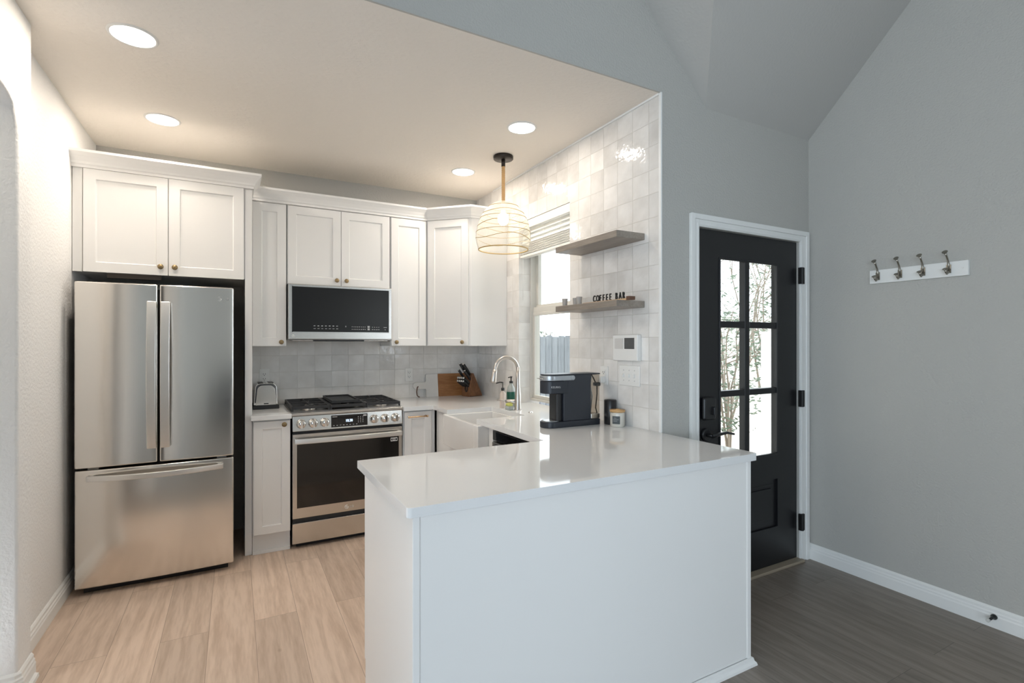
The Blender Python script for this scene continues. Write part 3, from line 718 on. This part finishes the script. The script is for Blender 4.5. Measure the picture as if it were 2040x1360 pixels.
# cooktop
MB().box(.334,1.0905,3.700,4.298,.895,.914).build('cooktop','steel',c,bevel=.002)
MB().box(.335,1.089,3.745,4.290,.914,.918).build('cooktop_well','steel_d',c,bevel=.001)
for (x,y,r) in ((.46,3.86,.045),(.46,4.14,.035),(.712,3.99,.05),(.965,3.86,.048),(.965,4.14,.035)):
    q=MB().lathe([(r+.012,0),(r+.010,.008),(r,.009),(r,.016),(r-.006,.02),(.0001,.021)],(x,y,.918),n=24).build('burner','steel',c)
    MB().lathe([(r-.004,.020),(r-.004,.026),(r-.01,.028),(.0001,.0285)],(x,y,.918),n=24).build('burner_cap','black_m',q)
def grate(x0,x1,ctrs):
    mb=MB(); y0,y1=3.750,4.285; za,zb=.938,.952; w=.012
    mb.box(x0,x1,y0,y0+w,za-.006,zb).box(x0,x1,y1-w,y1,za-.006,zb).box(x0,x0+w,y0+w,y1-w,za-.004,zb).box(x1-w,x1,y0+w,y1-w,za-.004,zb)
    ym=(y0+y1)/2; mb.box(x0+w,x1-w,ym-w/2,ym+w/2,za,zb)
    for yc in ctrs:
        xm=(x0+x1)/2
        for s in (-1,1):
            mb.box(min(xm+s*.03,xm+s*((x1-x0)/2-w)),max(xm+s*.03,xm+s*((x1-x0)/2-w)),yc-.005,yc+.005,za,zb+.003)
        mb.box(xm-.005,xm+.005,yc+.03,min(yc+.125,y1-w),za,zb+.003).box(xm-.005,xm+.005,max(yc-.105,y0+w),yc-.03,za,zb+.003)
    for k in range(3):
        yy=y0+w+(k+.6)*(y1-y0-2*w)/3.4
        mb.box(x0+w,x0+w+.05,yy-.004,yy+.004,za,zb).box(x1-w-.05,x1-w,yy-.004,yy+.004,za,zb)
    for xx in (x0,x1-w):
        for yy in (y0,y1-w): mb.box(xx,xx+w,yy,yy+w,.918,za)
    return mb.build('grate','black_m',c,bevel=.0015)
grate(.338,.586,(3.86,4.14)); grate(.588,.835,(3.88,4.12)); grate(.837,1.086,(3.86,4.14))
# oven door
od=MB().box(rx0,rx1,3.700,3.735,.205,.772).build('oven_door','steel',c,bevel=.004)
MB().box(.367,1.060,3.6985,3.702,.275,.702).build('oven_window','ovenglass',od)
mb=MB(); n=20;o_=[];i_=[]
for i in range(n+1):
    t=-1+2*i/n; x=.712+.363*t; o_.append((x,3.638+.016*t*t)); i_.append((x,3.656+.016*t*t))
poly=[(x,y,.712) for x,y in o_]+[(x,y,.712) for x,y in reversed(i_)]
mb.prism(poly,(0,0,.034)); mb.box(.352,.372,3.66,3.705,.716,.742).box(1.052,1.072,3.66,3.705,.716,.742)
mb.build('handle','satin',od,bevel=.004)
st=MB().box(1.000,1.050,3.6965,3.6985,.668,.694).build('sticker','white',od)
MB().box(1.004,1.014,3.696,3.6968,.674,.688).box(1.020,1.028,3.696,3.6968,.676,.687).box(1.034,1.046,3.696,3.6968,.674,.688).build('sticker_print','ink',st)
emblem(od,.690,3.700,.238,.012); text('lettering','LG',.022,'print',od,(.712,3.6998,.230),(1,0,0),(0,0,1))
MB().box(rx0,rx1,3.704,3.735,.035,.172).build('storage_drawer','steel',c,bevel=.004)
# griddle plate on the grates
mb=MB()
gx0,gx1,gy0,gy1,gz=.605,.800,3.80,4.22,.956
mb.box(gx0,gx1,gy0,gy1,gz,gz+.010)
for a in ((gx0,gx0+.010,gy0,gy1),(gx1-.010,gx1,gy0,gy1),(gx0+.01,gx1-.01,gy0,gy0+.010),(gx0+.01,gx1-.01,gy1-.010,gy1)): mb.box(*a,gz+.010,gz+.020)
tag(mb.build('griddle','black_m',bevel=.002),'black cast iron griddle plate lying on the middle range grate','griddle')

# ================================================================ MICROWAVE
c=thing('microwave','stainless over-the-range microwave with black glass front','microwave',(.70,4.0,1.41))
mx0,mx1,mz0,mz1=.331,1.071,1.408,1.806
MB().box(mx0,mx1,3.945,YB-.01,mz0,mz1).build('microwave_body','steel_d',c)
MB().box(mx0+.002,mx1-.002,3.925,3.945,mz0+.004,mz1).build('door_frame','steel',c,bevel=.004)
MB().box(.361,1.046,3.922,3.9255,1.466,1.788).box(.356,.361,3.921,3.9255,1.463,1.791).build('door_glass','blackglass',c)
MB().box(.357,1.050,3.9215,3.925,1.460,1.466).box(1.046,1.050,3.9215,3.925,1.466,1.790).build('glass_bezel','chrome',c)
mb=MB()
for i in range(7):
    mb.box(.500+i*.026,.512+i*.026,3.9215,3.922,1.507,1.512).box(.500+i*.026,.514+i*.026,3.9215,3.922,1.488,1.491)
mb.build('button_print','print',c); mb=MB()
for i in range(8): mb.box(.768+i*.0135,.773+i*.0135,3.9215,3.922,1.503,1.508).box(.768+i*.0135,.774+i*.0135,3.9215,3.922,1.485,1.490)
mb.box(.884,.900,3.9215,3.922,1.500,1.514).box(.884,.900,3.9215,3.922,1.482,1.496)
mb.build('keypad_print','print',c); MB().box(.722,.727,3.9215,3.922,1.503,1.512).build('bell_print','print',c); mb=MB()
for i in range(4): mb.box(.918+i*.016,.924+i*.016,3.9215,3.922,1.503,1.507).box(.916+i*.016,.926+i*.016,3.9215,3.922,1.485,1.489)
mb.build('button_print','print',c); mb=MB().box(1.005,1.030,3.9215,3.922,1.503,1.506).box(1.013,1.021,3.9215,3.922,1.485,1.489)
mb.build('vent_print','print',c)
emblem(c,.366,3.925,1.437,.009)
MB().box(.50,.86,3.93,4.2,1.398,1.408).build('vent_grille','black',c,bevel=.003)
for a,b_ in ((.36,.50),(.86,1.04)): MB().box(a,b_,3.935,4.22,1.399,1.408).build('bottom_plate','steel',c,bevel=.003)

# ================================================================ COUNTER THINGS
# toaster
c=thing('toaster','chrome two-slot toaster with black base on the left counter','toaster',(.197,4.1,CH))
def tprof(w,h,y,z0=CH+.028):
    P=[]; r=.035
    for a0,cx in ((0,1),(PI/2,-1)):
        pass
    pts=[(-w,z0),( w,z0)]
    for i in range(7):
        a=i/6*PI/2; pts.append((w-.010-r+r*math.cos(a),z0+h-r+r*math.sin(a)))
    for i in range(7):
        a=PI/2+i/6*PI/2; pts.append((-w+.010+r+r*math.cos(a),z0+h-r+r*math.sin(a)))
    return [(.197+x,y,z) for x,z in pts]
MB().prism(tprof(.080,.155,4.045),(0,.20,0),smooth=True).build('toaster_shell','chrome',c,bevel=.004)
MB().prism(tprof(.066,.140,4.038),(0,.008,0)).build('front_plate','steel',c,bevel=.002)
MB().box(.113,.281,4.030,4.255,CH,CH+.028).build('base','black',c,bevel=.004)
MB().box(.145,.180,4.07,4.22,CH+.181,CH+.186).build('slot','black',c,bevel=.004); MB().box(.212,.247,4.07,4.22,CH+.181,CH+.186).build('slot','black',c,bevel=.004)
MB().box(.182,.212,4.035,4.038,CH+.036,CH+.043).build('badge','black',c)

def outlet(label,mt,extra=None):
    # plate in local XZ plane facing -y, centred; parts built in local space
    c=thing('wall_outlet',label,'outlet',mt.to_translation(),'white wall outlets')
    MB().box(-.035,.035,-.006,0,-.057,.057).xf(mt).build('cover_plate','white',c,bevel=.003)
    MB().box(-.017,.017,-.009,-.006,-.034,.034).xf(mt).build('receptacle','white',c,bevel=.001)
    mb=MB()
    for z in (-.018,.018): mb.box(-.009,-.006,-.0096,-.0088,z-.002,z+.006).box(.006,.009,-.0096,-.0088,z-.002,z+.006).cyl((0,-.0096,z-.008),(0,-.0088,z-.008),.0028,n=8)
    mb.xf(mt).build('socket_slots','ink',c)
    return c
outlet('white duplex outlet on the backsplash above the toaster',Matrix.Translation((.197,YB-.008,1.130)))
outlet('white duplex outlet on the backsplash left of the marble board',Matrix.Translation((1.325,YB-.008,1.112)))
RW=Matrix.Rotation(-PI/2,4,'Z')   # local -y -> world -x
outlet('white outlet with a plugged-in adapter on the tile beside the coffee maker',Matrix.Translation((XT,2.455,1.190))@RW)
CM=None
c=thing('power_adapter','white plug adapter with black plug in outlet by coffee maker','adapter',(XT-.03,2.455,1.17))
MB().box(XT-.045,XT-.010,2.435,2.475,1.145,1.185).build('adapter_body','white',c,bevel=.004)
MB().box(XT-.080,XT-.045,2.435,2.470,1.128,1.150).build('plug','black',c,bevel=.006)
MB().tube([(XT-.070,2.455,1.150),(XT-.080,2.458,1.172),(XT-.092,2.46,1.190),(XT-.10,2.46,1.20)],.004,n=8).build('plug_lead','black',c)
CORD=(MB().tube([(XT-.062,2.45,1.131),(XT-.062,2.45,1.08),(XT-.068,2.45,1.03),(XT-.080,2.44,1.00),(XT-.078,2.42,.95),(XT-.085,2.41,.918)],.0035,n=8))
# switch plate
c=thing('light_switch','three-toggle white switch plate on tile below the control panel','switch',(XT,2.23,1.20))
MB().box(XT-.006,XT,2.145,2.315,1.142,1.258).build('cover_plate','white',c,bevel=.003)
for y in (2.185,2.230,2.276):
    MB().box(XT-.016,XT-.006,y-.004,y+.004,1.190,1.208).build('toggle','white',c,bevel=.001)
for y in (2.185,2.230,2.276):
    for z in (1.172,1.230): MB().cyl((XT-.0068,y,z),(XT-.006,y,z),.003,n=8).build('screw','print',c)
# alarm panel
c=thing('security_panel','white wall keypad with grey screen on tile under the shelf','panel',(XT,2.24,1.36))
MB().box(XT-.030,XT,2.135,2.345,1.285,1.433).build('housing','white',c,bevel=.005)
MB().box(XT-.032,XT-.0295,2.160,2.240,1.352,1.414).build('screen','screen',c)
MB().box(XT-.031,XT-.0295,2.255,2.325,1.352,1.412).build('speaker_grille','grille',c)
# shelves
for k,(z,lab) in enumerate(((1.955,'upper grey-brown floating shelf, empty, on the tiled wall'),(1.585,'lower grey-brown floating shelf holding cups and coffee sign'))):
    tag(MB().box(1.775,XT-.0005,2.11,2.695,z-.005,z+.030).build('floating_shelf','shelf',bevel=.001),lab,'shelf')
SZ=1.615
# cups
def cup(x,y,label):
    c=thing('paper_cup',label,'cup',(x,y,SZ),'small grey cups on the lower shelf')
    MB().lathe([(.014,0),(.0145,.001),(.0180,.046),(.0188,.048),(.0180,.050),(.017,.048),(.0135,.004)],(x,y,SZ),n=20).build('cup_body','cup',c)
    return c
c0=cup(1.83,2.672,'small grey cup standing alone at the window end of shelf')
cA=cup(1.86,2.60,'small grey cup partly hidden, middle one of the three on the shelf')
cB=cup(1.83,2.520,'small grey cup closest to the coffee sign on the shelf')
# sign
c=thing('letter_sign','wooden stand with black letters on the lower shelf','sign',(1.85,2.28,SZ))
MB().box(1.832,1.862,2.095,2.485,SZ,SZ+.010).build('sign_base','pine',c,bevel=.001)
MB().box(1.826,1.868,2.070,2.095,SZ,SZ+.019).build('end_block','leather',c,bevel=.001)
dy=.0295
yy=2.403
for ch in 'COFFEE BAR':
    if ch!=' ':
        t=text('letter',ch,.054,'ink',c,(1.845,yy,SZ+.0095),(0,-1,0),(0,0,1),ext=.003,sx=.62,bold=.0006)
        t['label']='black letter '+ch
    yy-=dy*(1 if ch!=' ' else .75)
# coffee maker
c=thing('coffee_maker','narrow navy-black single-serve coffee maker with silver lid band','coffee maker',(1.70,2.42,CH))
kx0,kx1,ky0,ky1=1.500,1.865,2.362,2.478
def stadium(x0,x1,z,r=None,n=12):
    cy=(ky0+ky1)/2; r=(ky1-ky0)/2; P=[]
    for i in range(n+1):
        a=PI/2+PI*i/n; P.append((x0+r+r*math.cos(a),cy+r*math.sin(a),z))
    P+=[(x1,ky0,z),(x1,ky1,z)]
    return P
CORD.build('power_cord','black',c)
MB().prism(stadium(kx0,kx1,CH),(0,0,.034)).build('base','navy',c,bevel=.004)
MB().lathe([(.050,0),(.050,.003),(.04,.0035)],(kx0+.058,2.42,CH+.034),n=24).build('drip_tray','silver',c)
MB().box(1.612,1.800,ky0+.002,ky1-.002,CH+.034,CH+.296).build('tower','navy',c,bevel=.004)
MB().box(1.575,1.612,ky0+.018,ky1-.018,CH+.034,CH+.190).build('brew_column','black',c,bevel=.006)
MB().prism(stadium(kx0,1.64,CH+.190),(0,0,.070)).build('brew_head','navy',c,bevel=.004)
mb=MB(); mb.prism(stadium(kx0-.002,1.680,CH+.262),(0,0,.028)); mb.cyl((1.672,ky0-.004,CH+.276),(1.672,ky0+.01,CH+.276),.014,n=20)
mb.build('lid_band','silver',c,bevel=.003)
MB().prism(stadium(kx0+.004,1.865,CH+.290),(0,0,.008)).build('lid','navy',c,bevel=.003)
MB().box(kx0-.016,kx0+.012,2.385,2.445,CH+.271,CH+.277).build('lid_handle','chrome',c,bevel=.002)
MB().box(1.803,1.864,ky0+.004,ky1-.004,CH+.065,CH+.288).build('water_tank','tankglass',c,bevel=.004)
MB().tube([(1.845,2.42,CH+.28),(1.835,2.42,CH+.22),(1.850,2.42,CH+.16),(1.838,2.42,CH+.07)],.004,n=8).build('water_tube','silver',c)
MB().box(1.802,1.865,ky0+.003,ky1-.003,CH+.036,CH+.064).build('tank_base','chrome',c,bevel=.003)
text('lettering','KEURIG',.016,'print',c,(kx0+.030,ky0+.006,CH+.222),(1,-.3,0),(0,0,1),ext=.0008)
tag(MB().lathe([(.034,0),(.036,.003),(.036,.138),(.033,.142),(.0001,.143)],(1.925,2.345,CH),n=24).build('canister','black'),'plain black cylindrical canister behind the coffee maker','canister')
c=thing('candle_jar','candle in pale glass jar with wooden lid on the counter','candle',(1.905,2.258,CH))
MB().lathe([(.038,0),(.041,.004),(.041,.078),(.039,.082)],(1.905,2.258,CH),n=28).build('jar','candleglass',c)
MB().lathe([(.043,.082),(.043,.094),(.012,.095),(.010,.099),(.0001,.099)],(1.905,2.258,CH),n=28).build('lid','lidwood',c)
mb=MB(); P=[]; n=10
rings=[]
for z in (CH+.018,CH+.062):
    rings.append([(1.905+.0416*math.cos(a),2.258+.0416*math.sin(a),z) for a in [math.radians(188+(250-188)*i/n) for i in range(n+1)]])
mb.quadgrid(rings,closed=False); mb.build('label','label_g',c,fix=False)
mb=MB(); rings=[]
for zz,a0,a1 in ((.050,202,222),(.042,195,240),(.034,196,228)):
    rr=[[(1.905+.0419*math.cos(a),2.258+.0419*math.sin(a),CH+zz+h) for a in [math.radians(a0+(a1-a0)*i/4) for i in range(5)]] for h in (0,.0016)]
    mb.quadgrid(rr,closed=False)
mb.build('label_print','print',c,fix=False)
# cutting board leaning on the wall
c=thing('cutting_board','paddle board, half pale marble and half brown wood, by knife block','board',(1.6,4.29,CH))
tilt=Matrix.Translation((0,4.268,CH))@Matrix.Rotation(math.radians(-7),4,'X')
bz=.200
def out(P): return [(x,0,z) for x,z in P]
P=[(1.470,0),(1.580,0),(1.580,bz),(1.478,bz)]
P+= [(1.470,bz-.008),(1.470,.140),(1.462,.130),(1.395,.130)]
P+= [(1.383+.030*math.cos(a)-.0,.100+.030*math.sin(a)) for a in [math.radians(100+160*i/8) for i in range(9)]]
P+= [(1.395,.070),(1.462,.070),(1.470,.060)]
MB().prism(out(P),(0,.014,0)).xf(tilt).build('marble_half','marble',c,bevel=.002)
MB().prism(out([(1.580,0),(1.885,0),(1.885,bz),(1.580,bz)]),(0,.014,0)).xf(tilt).build('wood_half','board',c,bevel=.002)
MB().tube([(1.396,-.003,.094),(1.385,-.012,.085),(1.378,-.014,.05),(1.380,-.014,.02),(1.390,-.016,.006),(1.402,-.016,.004)],.0045,n=8).xf(tilt).build('leather_strap','leather',c)
# knife block and knives
kb0=Vector((1.803,4.100,CH)); ang=math.radians(17)
KM=Matrix.Translation(kb0)@Matrix.Rotation(ang,4,'Z')
# local: x = depth (front->rear, 0..0.15), y = width 0..0.10, z up
c=thing('knife_block','slanted walnut knife block full of black-handled knives','knife block',kb0)
prof=[(0,0),(.152,0),(.152,.012),(.045,.205),(.028,.205),(0,.105)]
prof=[(0,0),(.150,0),(.150,.010),(.048,.205),(.034,.205),(0,.080)]
MB().prism([(x,0,z) for x,z in prof],(0,.105,0)).xf(KM).build('block','block',c,bevel=.003)
MB().prism([(.010,0,-.0),(.14,0,0),(.14,0,.003),(.01,0,.003)],(0,.09,0)).xf(KM).build('rubber_foot','black',c)
# slanted knife face runs from (0,.080) to (.034,.205); handles follow the rear slope upward
hd=Vector((-.46,0,.888)).normalized()
def knife(s,y,ln,w,label,grp):
    base=Vector((0+.034*s,y,.080+.125*s))
    k=thing('kitchen_knife',label,'knife',KM@base,grp)
    nrm=Vector((-.965,0,.262))
    a=base+nrm*.0+hd*0
    dirv=Vector((-.80,0,.60)).normalized()
    if ln>.10: dirv=Vector((-.62,0,.785)).normalized()
    e=a+dirv*ln
    MB().tube([a-dirv*.004,a+dirv*.012,a+dirv*ln*.5,e-dirv*.006],[w*.8,w,w*1.1,w],n=10).xf(KM).build('handle','black',k)
    MB().tube([e-dirv*.006,e-dirv*.001,e+dirv*.001],[w*1.02,w*1.0,w*.6],n=10).xf(KM).build('end_cap','chrome',k)
for i,q in enumerate(('rightmost','second from right','second from left','leftmost')): knife(.10,.014+i*.025,.084,.0112,'%s black-handled steak knife in the bottom row of the block'%q,'steak knives in the block')
for i,q in enumerate(('rightmost','second from right','second from left','leftmost')): knife(.30,.014+i*.025,.088,.0112,'%s black-handled steak knife in the second row of the block'%q,'steak knives in the block')
knife(.56,.014,.108,.0105,'large black-handled knife at the right of the block','large knives in the block')
knife(.56,.090,.112,.0105,'large black-handled knife at the left of the block','large knives in the block')
knife(.90,.032,.126,.0125,'tallest black-handled knife in the block, right side','large knives in the block')
knife(.90,.074,.130,.0125,'tallest black-handled knife in the block, left side','large knives in the block')
k=thing('kitchen_scissors','black-handled scissors hanging low on the block front','scissors',KM@Vector((0,.05,.07)))
MB().tube([(-.004+.0*i,.040+.014*math.cos(a),.070+.026*math.sin(a)) for i,a in enumerate([2*PI*j/16 for j in range(17)])],.0045,n=8).xf(KM).build('finger_loop','black',k)
MB().box(-.008,.0,.034,.046,.09,.12).xf(KM).build('shank','chrome',k)

# ================================================================ CEILING LIGHTS
WARM=(1,.89,.77)
DL=[(-.385,2.705,'recessed ceiling light nearest the camera above the refrigerator side'),(-.375,3.635,'recessed ceiling light in front of the refrigerator cabinet'),
    (1.546,2.722,'recessed ceiling light near the pendant and tiled wall'),(1.548,3.641,'recessed ceiling light in front of the corner cabinet')]
for i,(x,y,lab) in enumerate(DL):
    if i==0:
        c=thing('recessed_light',lab,'ceiling light',(x,y,HC),'recessed ceiling lights')
        MB().lathe([(.080,-.003),(.083,-.006),(.091,-.004),(.093,0)],(x,y,HC),n=36,cap=False).build('trim_ring','white',c)
        MB().lathe([(.082,-.0035),(.0001,-.0035)],(x,y,HC),n=36,cap=False).build('diffuser','lens',c)
        first=c
    else: copy_thing(first,(x,y,HC),label=lab)
PW=[6.6,6.6,3.6,5.2]
for (x,y,lab),w in zip(DL,PW):
    light('downlight','AREA',(x,y,HC-.012),w,WARM,(0,0,0),.13,shape='DISK')

# pendant
pxx,pyy=1.667,3.20
c=thing('pendant_light','woven rattan dome pendant on a rope above the sink','pendant lamp',(pxx,pyy,HC))
MB().lathe([(.068,0),(.070,-.003),(.070,-.022),(.067,-.025),(.0001,-.0255)],(pxx,pyy,HC),n=32).build('canopy','canopy',c)
MB().cyl((pxx,pyy,HC-.02),(pxx,pyy,HC-.075),.014,n=16).build('stem','canopy',c)
mb=MB()
for k in range(3):
    pts=[]
    for i in range(90):
        t=i/89; a=2*PI*(k/3+t*6.5); pts.append((pxx+.0065*math.cos(a),pyy+.0065*math.sin(a),HC-.072-t*.262))
    mb.tube(pts,.0068,n=7)
mb.build('rope','rope',c)
SP=[(.050,2.378),(.075,2.366),(.105,2.345),(.145,2.297),(.174,2.237),(.189,2.172),(.193,2.130),(.187,2.085),(.173,2.043)]
def srad(z):
    for (r0,z0),(r1,z1) in zip(SP,SP[1:]):
        if z1<=z<=z0: return r1+(r0-r1)*(z-z1)/(z0-z1)
    return SP[-1][0]
sh=MB()
ns=150
for k in range(ns):
    pts=[]
    for i in range(15):
        z=2.375-(2.375-2.047)*i/14; r=srad(z); a=2*PI*k/ns+.55*(i/14)
        pts.append((pxx+r*math.cos(a),pyy+r*math.sin(a),z))
    sh.tube(pts,.0010,n=3)
shade=sh.build('woven_shade','rattan',c)
mb=MB()
def hoop(z,wave,r,ph=0):
    pts=[]
    for j in range(61):
        a=2*PI*j/60; zz=z+wave*math.sin(3*a+ph); rr=srad(zz)+.001; pts.append((pxx+rr*math.cos(a),pyy+rr*math.sin(a),zz))
    mb.tube(pts,r,n=5)
for z,w,ph in ((2.345,0,0),(2.30,.006,1),(2.262,0,0),(2.215,.010,2.2),(2.165,0,0),(2.118,.012,.5)): hoop(z,w,.0021,ph)
mb.build('hoop','rattan_d',c)
mb=MB(); hoop(2.044,0,.0042); mb.build('rim_hoop','rattan_d',c)
MB().lathe([(.016,0),(.020,-.01),(.020,-.055),(.014,-.06)],(pxx,pyy,2.375),n=16).build('socket','white',c)
MB().sphere((pxx,pyy,2.262),.040,n=14,sz=1.15).build('bulb','bulb',c)
light('pendant_glow','POINT',(pxx,pyy,2.205),1.6,(1,.9,.74),size=.03)

# blind
c=thing('window_blind','white horizontal blind, raised, in the kitchen window','blind',(XT+.05,3.17,wz1))
b0,b1=wy0+.004,wy1-.004
MB().box(XT+.008,XT+.060,b0,b1,wz1-.052,wz1-.002).build('head_rail','blind',c,bevel=.002)
MB().box(XT+.004,XT+.009,b0,b1,wz1-.062,wz1-.002).build('valance','blind',c,bevel=.001)
for z in (2.252,2.216,2.182):   # three slats hanging closed below the head rail
    MB().prism([(XT+.022,b0+.004,z-.021),(XT+.025,b0+.004,z-.022),(XT+.048,b0+.004,z+.020),(XT+.045,b0+.004,z+.021)],(0,b1-b0-.008,0)).build('slat','blind',c)
for i in range(11):              # the gathered stack
    z=2.158-.0079*i
    MB().box(XT+.010+.002*(i%2),XT+.058,b0+.004,b1-.004,z-.0015,z+.0015).build('slat','blind',c)
MB().box(XT+.009,XT+.060,b0+.002,b1-.002,2.052,2.070).build('bottom_rail','blind',c,bevel=.002)
mb=MB()
for y in (b0+.12,(b0+b1)/2,b1-.12): mb.tube([(XT+.009,y,2.06),(XT+.009,y,2.28)],.0011,n=4)
mb.tube([(XT+.008,b1-.05,2.28),(XT+.008,b1-.05,1.72)],.0016,n=5)
mb.build('lift_cord','blind',c)

# ================================================================ COAT RACK, DOOR STOP
c=thing('coat_rack','white board coat rack with four pewter hooks on the right wall','coat rack',(XE,1.39,1.76))
MB().box(XE-.016,XE,1.163,1.619,1.728,1.805).build('back_board','trim',c,bevel=.002)
for y in (1.574,1.463,1.355,1.243):
    mb=MB()
    mb.tube([(XE-.018,y,1.752),(XE-.020,y,1.790),(XE-.028,y,1.812),(XE-.042,y,1.832),(XE-.055,y,1.846)],[.0075,.0060,.0045,.0042,.0050],n=10)
    mb.tube([(XE-.055,y,1.846),(XE-.062,y,1.853)],[.006,.013],n=14)
    mb.tube([(XE-.020,y,1.764),(XE-.026,y,1.748),(XE-.038,y,1.742),(XE-.050,y,1.750),(XE-.056,y,1.762)],[.0055,.0055,.0050,.0050,.0055],n=10)
    mb.tube([(XE-.056,y,1.760),(XE-.060,y,1.766)],[.006,.012],n=14)
    mb.box(XE-.021,XE-.016,y-.010,y+.010,1.746,1.790)
    mb.build('hook','pewter',c)
for y in (1.187,1.598): MB().cyl((XE-.016,y,1.767),(XE-.0175,y,1.767),.005,n=10).build('screw','white',c)
c=thing('door_stop','black baseboard door stop with pale rubber tip','door stop',(XE-.016,1.065,.055))
MB().lathe([(.013,0),(.013,-.006),(.008,-.012),(.0055,-.020),(.0055,-.062)],(XE-.016,1.065,.055),n=14,axis='x').build('stem','black',c)
MB().lathe([(.0075,-.062),(.0080,-.074),(.006,-.078)],(XE-.016,1.065,.055),n=14,axis='x').build('rubber_tip','rubber',c)

# ================================================================ LIVING SIDE (behind the camera)
c=thing('sofa','charcoal fabric sofa added behind the camera for dark reflections','sofa',(1.2,-2.9,0))  # unseen sofa added to give the steel doors something dark to reflect
MB().box(.3,2.3,-3.1,-2.3,.12,.42).build('seat','sofa',c,bevel=.04); MB().box(.3,2.3,-3.4,-3.1,.12,.82).build('backrest','sofa',c,bevel=.04)
for x in (.1,2.3): MB().box(x,x+.2,-3.4,-2.3,.12,.62).build('armrest','sofa',c,bevel=.04)
for x in (.2,2.4):
    for y in (-3.3,-2.4): MB().cyl((x,y,0),(x,y,.13),.025,n=10).build('leg','black',c)
# added fill light inside the passage, brightens the arch jamb
light('hall_fill','AREA',(-1.5,2.0,2.66),9,(1,.93,.84),(0,0,0),.3)

# ================================================================ OUTSIDE
struct('ground',MB().box(2.17,16,-1,16,-.12,-.06).box(-2,2.17,4.5,16,-.12,-.06),'ground')
struct('sun_block_porch',MB().box(2.17,4.3,2.2,3.9,2.55,2.65),'white_out')  # added roof slab out of view, keeps sun off the door glass
struct('sun_block_eaves',MB().box(-.9,2.75,4.0,5.1,2.75,2.85),'white_out')  # added overhang, keeps sun from entering the kitchen window
c=thing('wooden_fence','weathered grey wooden fence seen through the kitchen window','fence',(3.6,6.4,-.06))
y=4.7; i=0
while y<8.6:
    w=.135+random.uniform(-.004,.004); h=1.475+random.uniform(-.012,.012)
    MB().prism([(3.60,y,-.06),(3.60,y+w,-.06),(3.60,y+w,h-.02),(3.60,y+w-.02,h),(3.60,y+.02,h),(3.60,y,h-.02)],(.018,0,0)).build('picket','fence',c)
    y+=w+.010; i+=1
MB().box(3.62,3.66,4.7,8.6,.2,.29).build('rail','fence',c); MB().box(3.62,3.66,4.7,8.6,1.2,1.29).build('rail','fence',c)
def bush(name,label,cx,cy,z0,z1,rx,n,stems,group,leafs=.035,cat='shrub',trunk=.018):
    c=thing(name,label,cat,(cx,cy,-.06),group)
    mb=MB()
    for k in range(stems):
        a=random.uniform(0,2*PI); p=[(cx,cy,-.06)]
        for j in range(1,7):
            t=j/6; p.append((cx+rx*.7*t*math.cos(a)*random.uniform(.6,1.1),cy+rx*.7*t*math.sin(a)*random.uniform(.6,1.1),-.06+(z1+.06)*t))
        mb.tube(p,[trunk*(1-.75*j/6) for j in range(7)],n=6)
        for q in range(4):
            s=Vector(p[2+q%4]); d=Vector((random.uniform(-1,1),random.uniform(-1,1),random.uniform(.2,.9)))*rx*.8
            mb.tube([s,s+d*.5+Vector((0,0,.03)),s+d],[trunk*.4,trunk*.3,trunk*.12],n=4)
    mb.build('stems','bark',c)
    lf=MB()
    for k in range(n):
        u=random.gauss(0,.45); v=random.gauss(0,.45); h=random.uniform(z0,z1)
        f=math.sin(PI*min(1,max(.08,(h-z0)/(z1-z0))))**.5
        p=Vector((cx+rx*u*f,cy+rx*v*f,h)); s=leafs*random.uniform(.6,1.3)
        d=Vector((random.uniform(-1,1),random.uniform(-1,1),random.uniform(-.6,.6))).normalized(); e=d.orthogonal().normalized()
        lf.b.faces.new([lf.b.verts.new(q) for q in (p-d*s,p-e*s*.35,p+d*s,p+e*s*.35)])
    lf.build('foliage','leaf',c,fix=False)
    return c
bush('garden_shrub','leafy shrub with slender trunks seen through left door panes',5.10,4.05,.35,1.75,.55,900,4,None)
bush('garden_tree','taller leafy tree seen through right door panes',9.3,6.5,.9,3.3,1.15,2000,4,None,.055,'tree',.026)
bush('garden_shrub','low shrub peeping over the wooden fence outside the kitchen window',5.0,8.3,.9,1.62,.8,900,4,None,.035)
bush('bare_tree','thin branched tree behind the garden beyond the entry door',6.9,5.5,1.9,3.3,1.3,160,6,None,.025,'tree',.016)
tag(MB().box(4.27,4.36,2.96,3.05,-.06,1.49).build('porch_post','white_out',bevel=.004),'white post standing outside beyond the right door panes','post')
tag(MB().box(9.0,15,8.5,8.8,-.06,2.0).build('garden_wall','render'),'pale garden wall far beyond the entry door','wall')
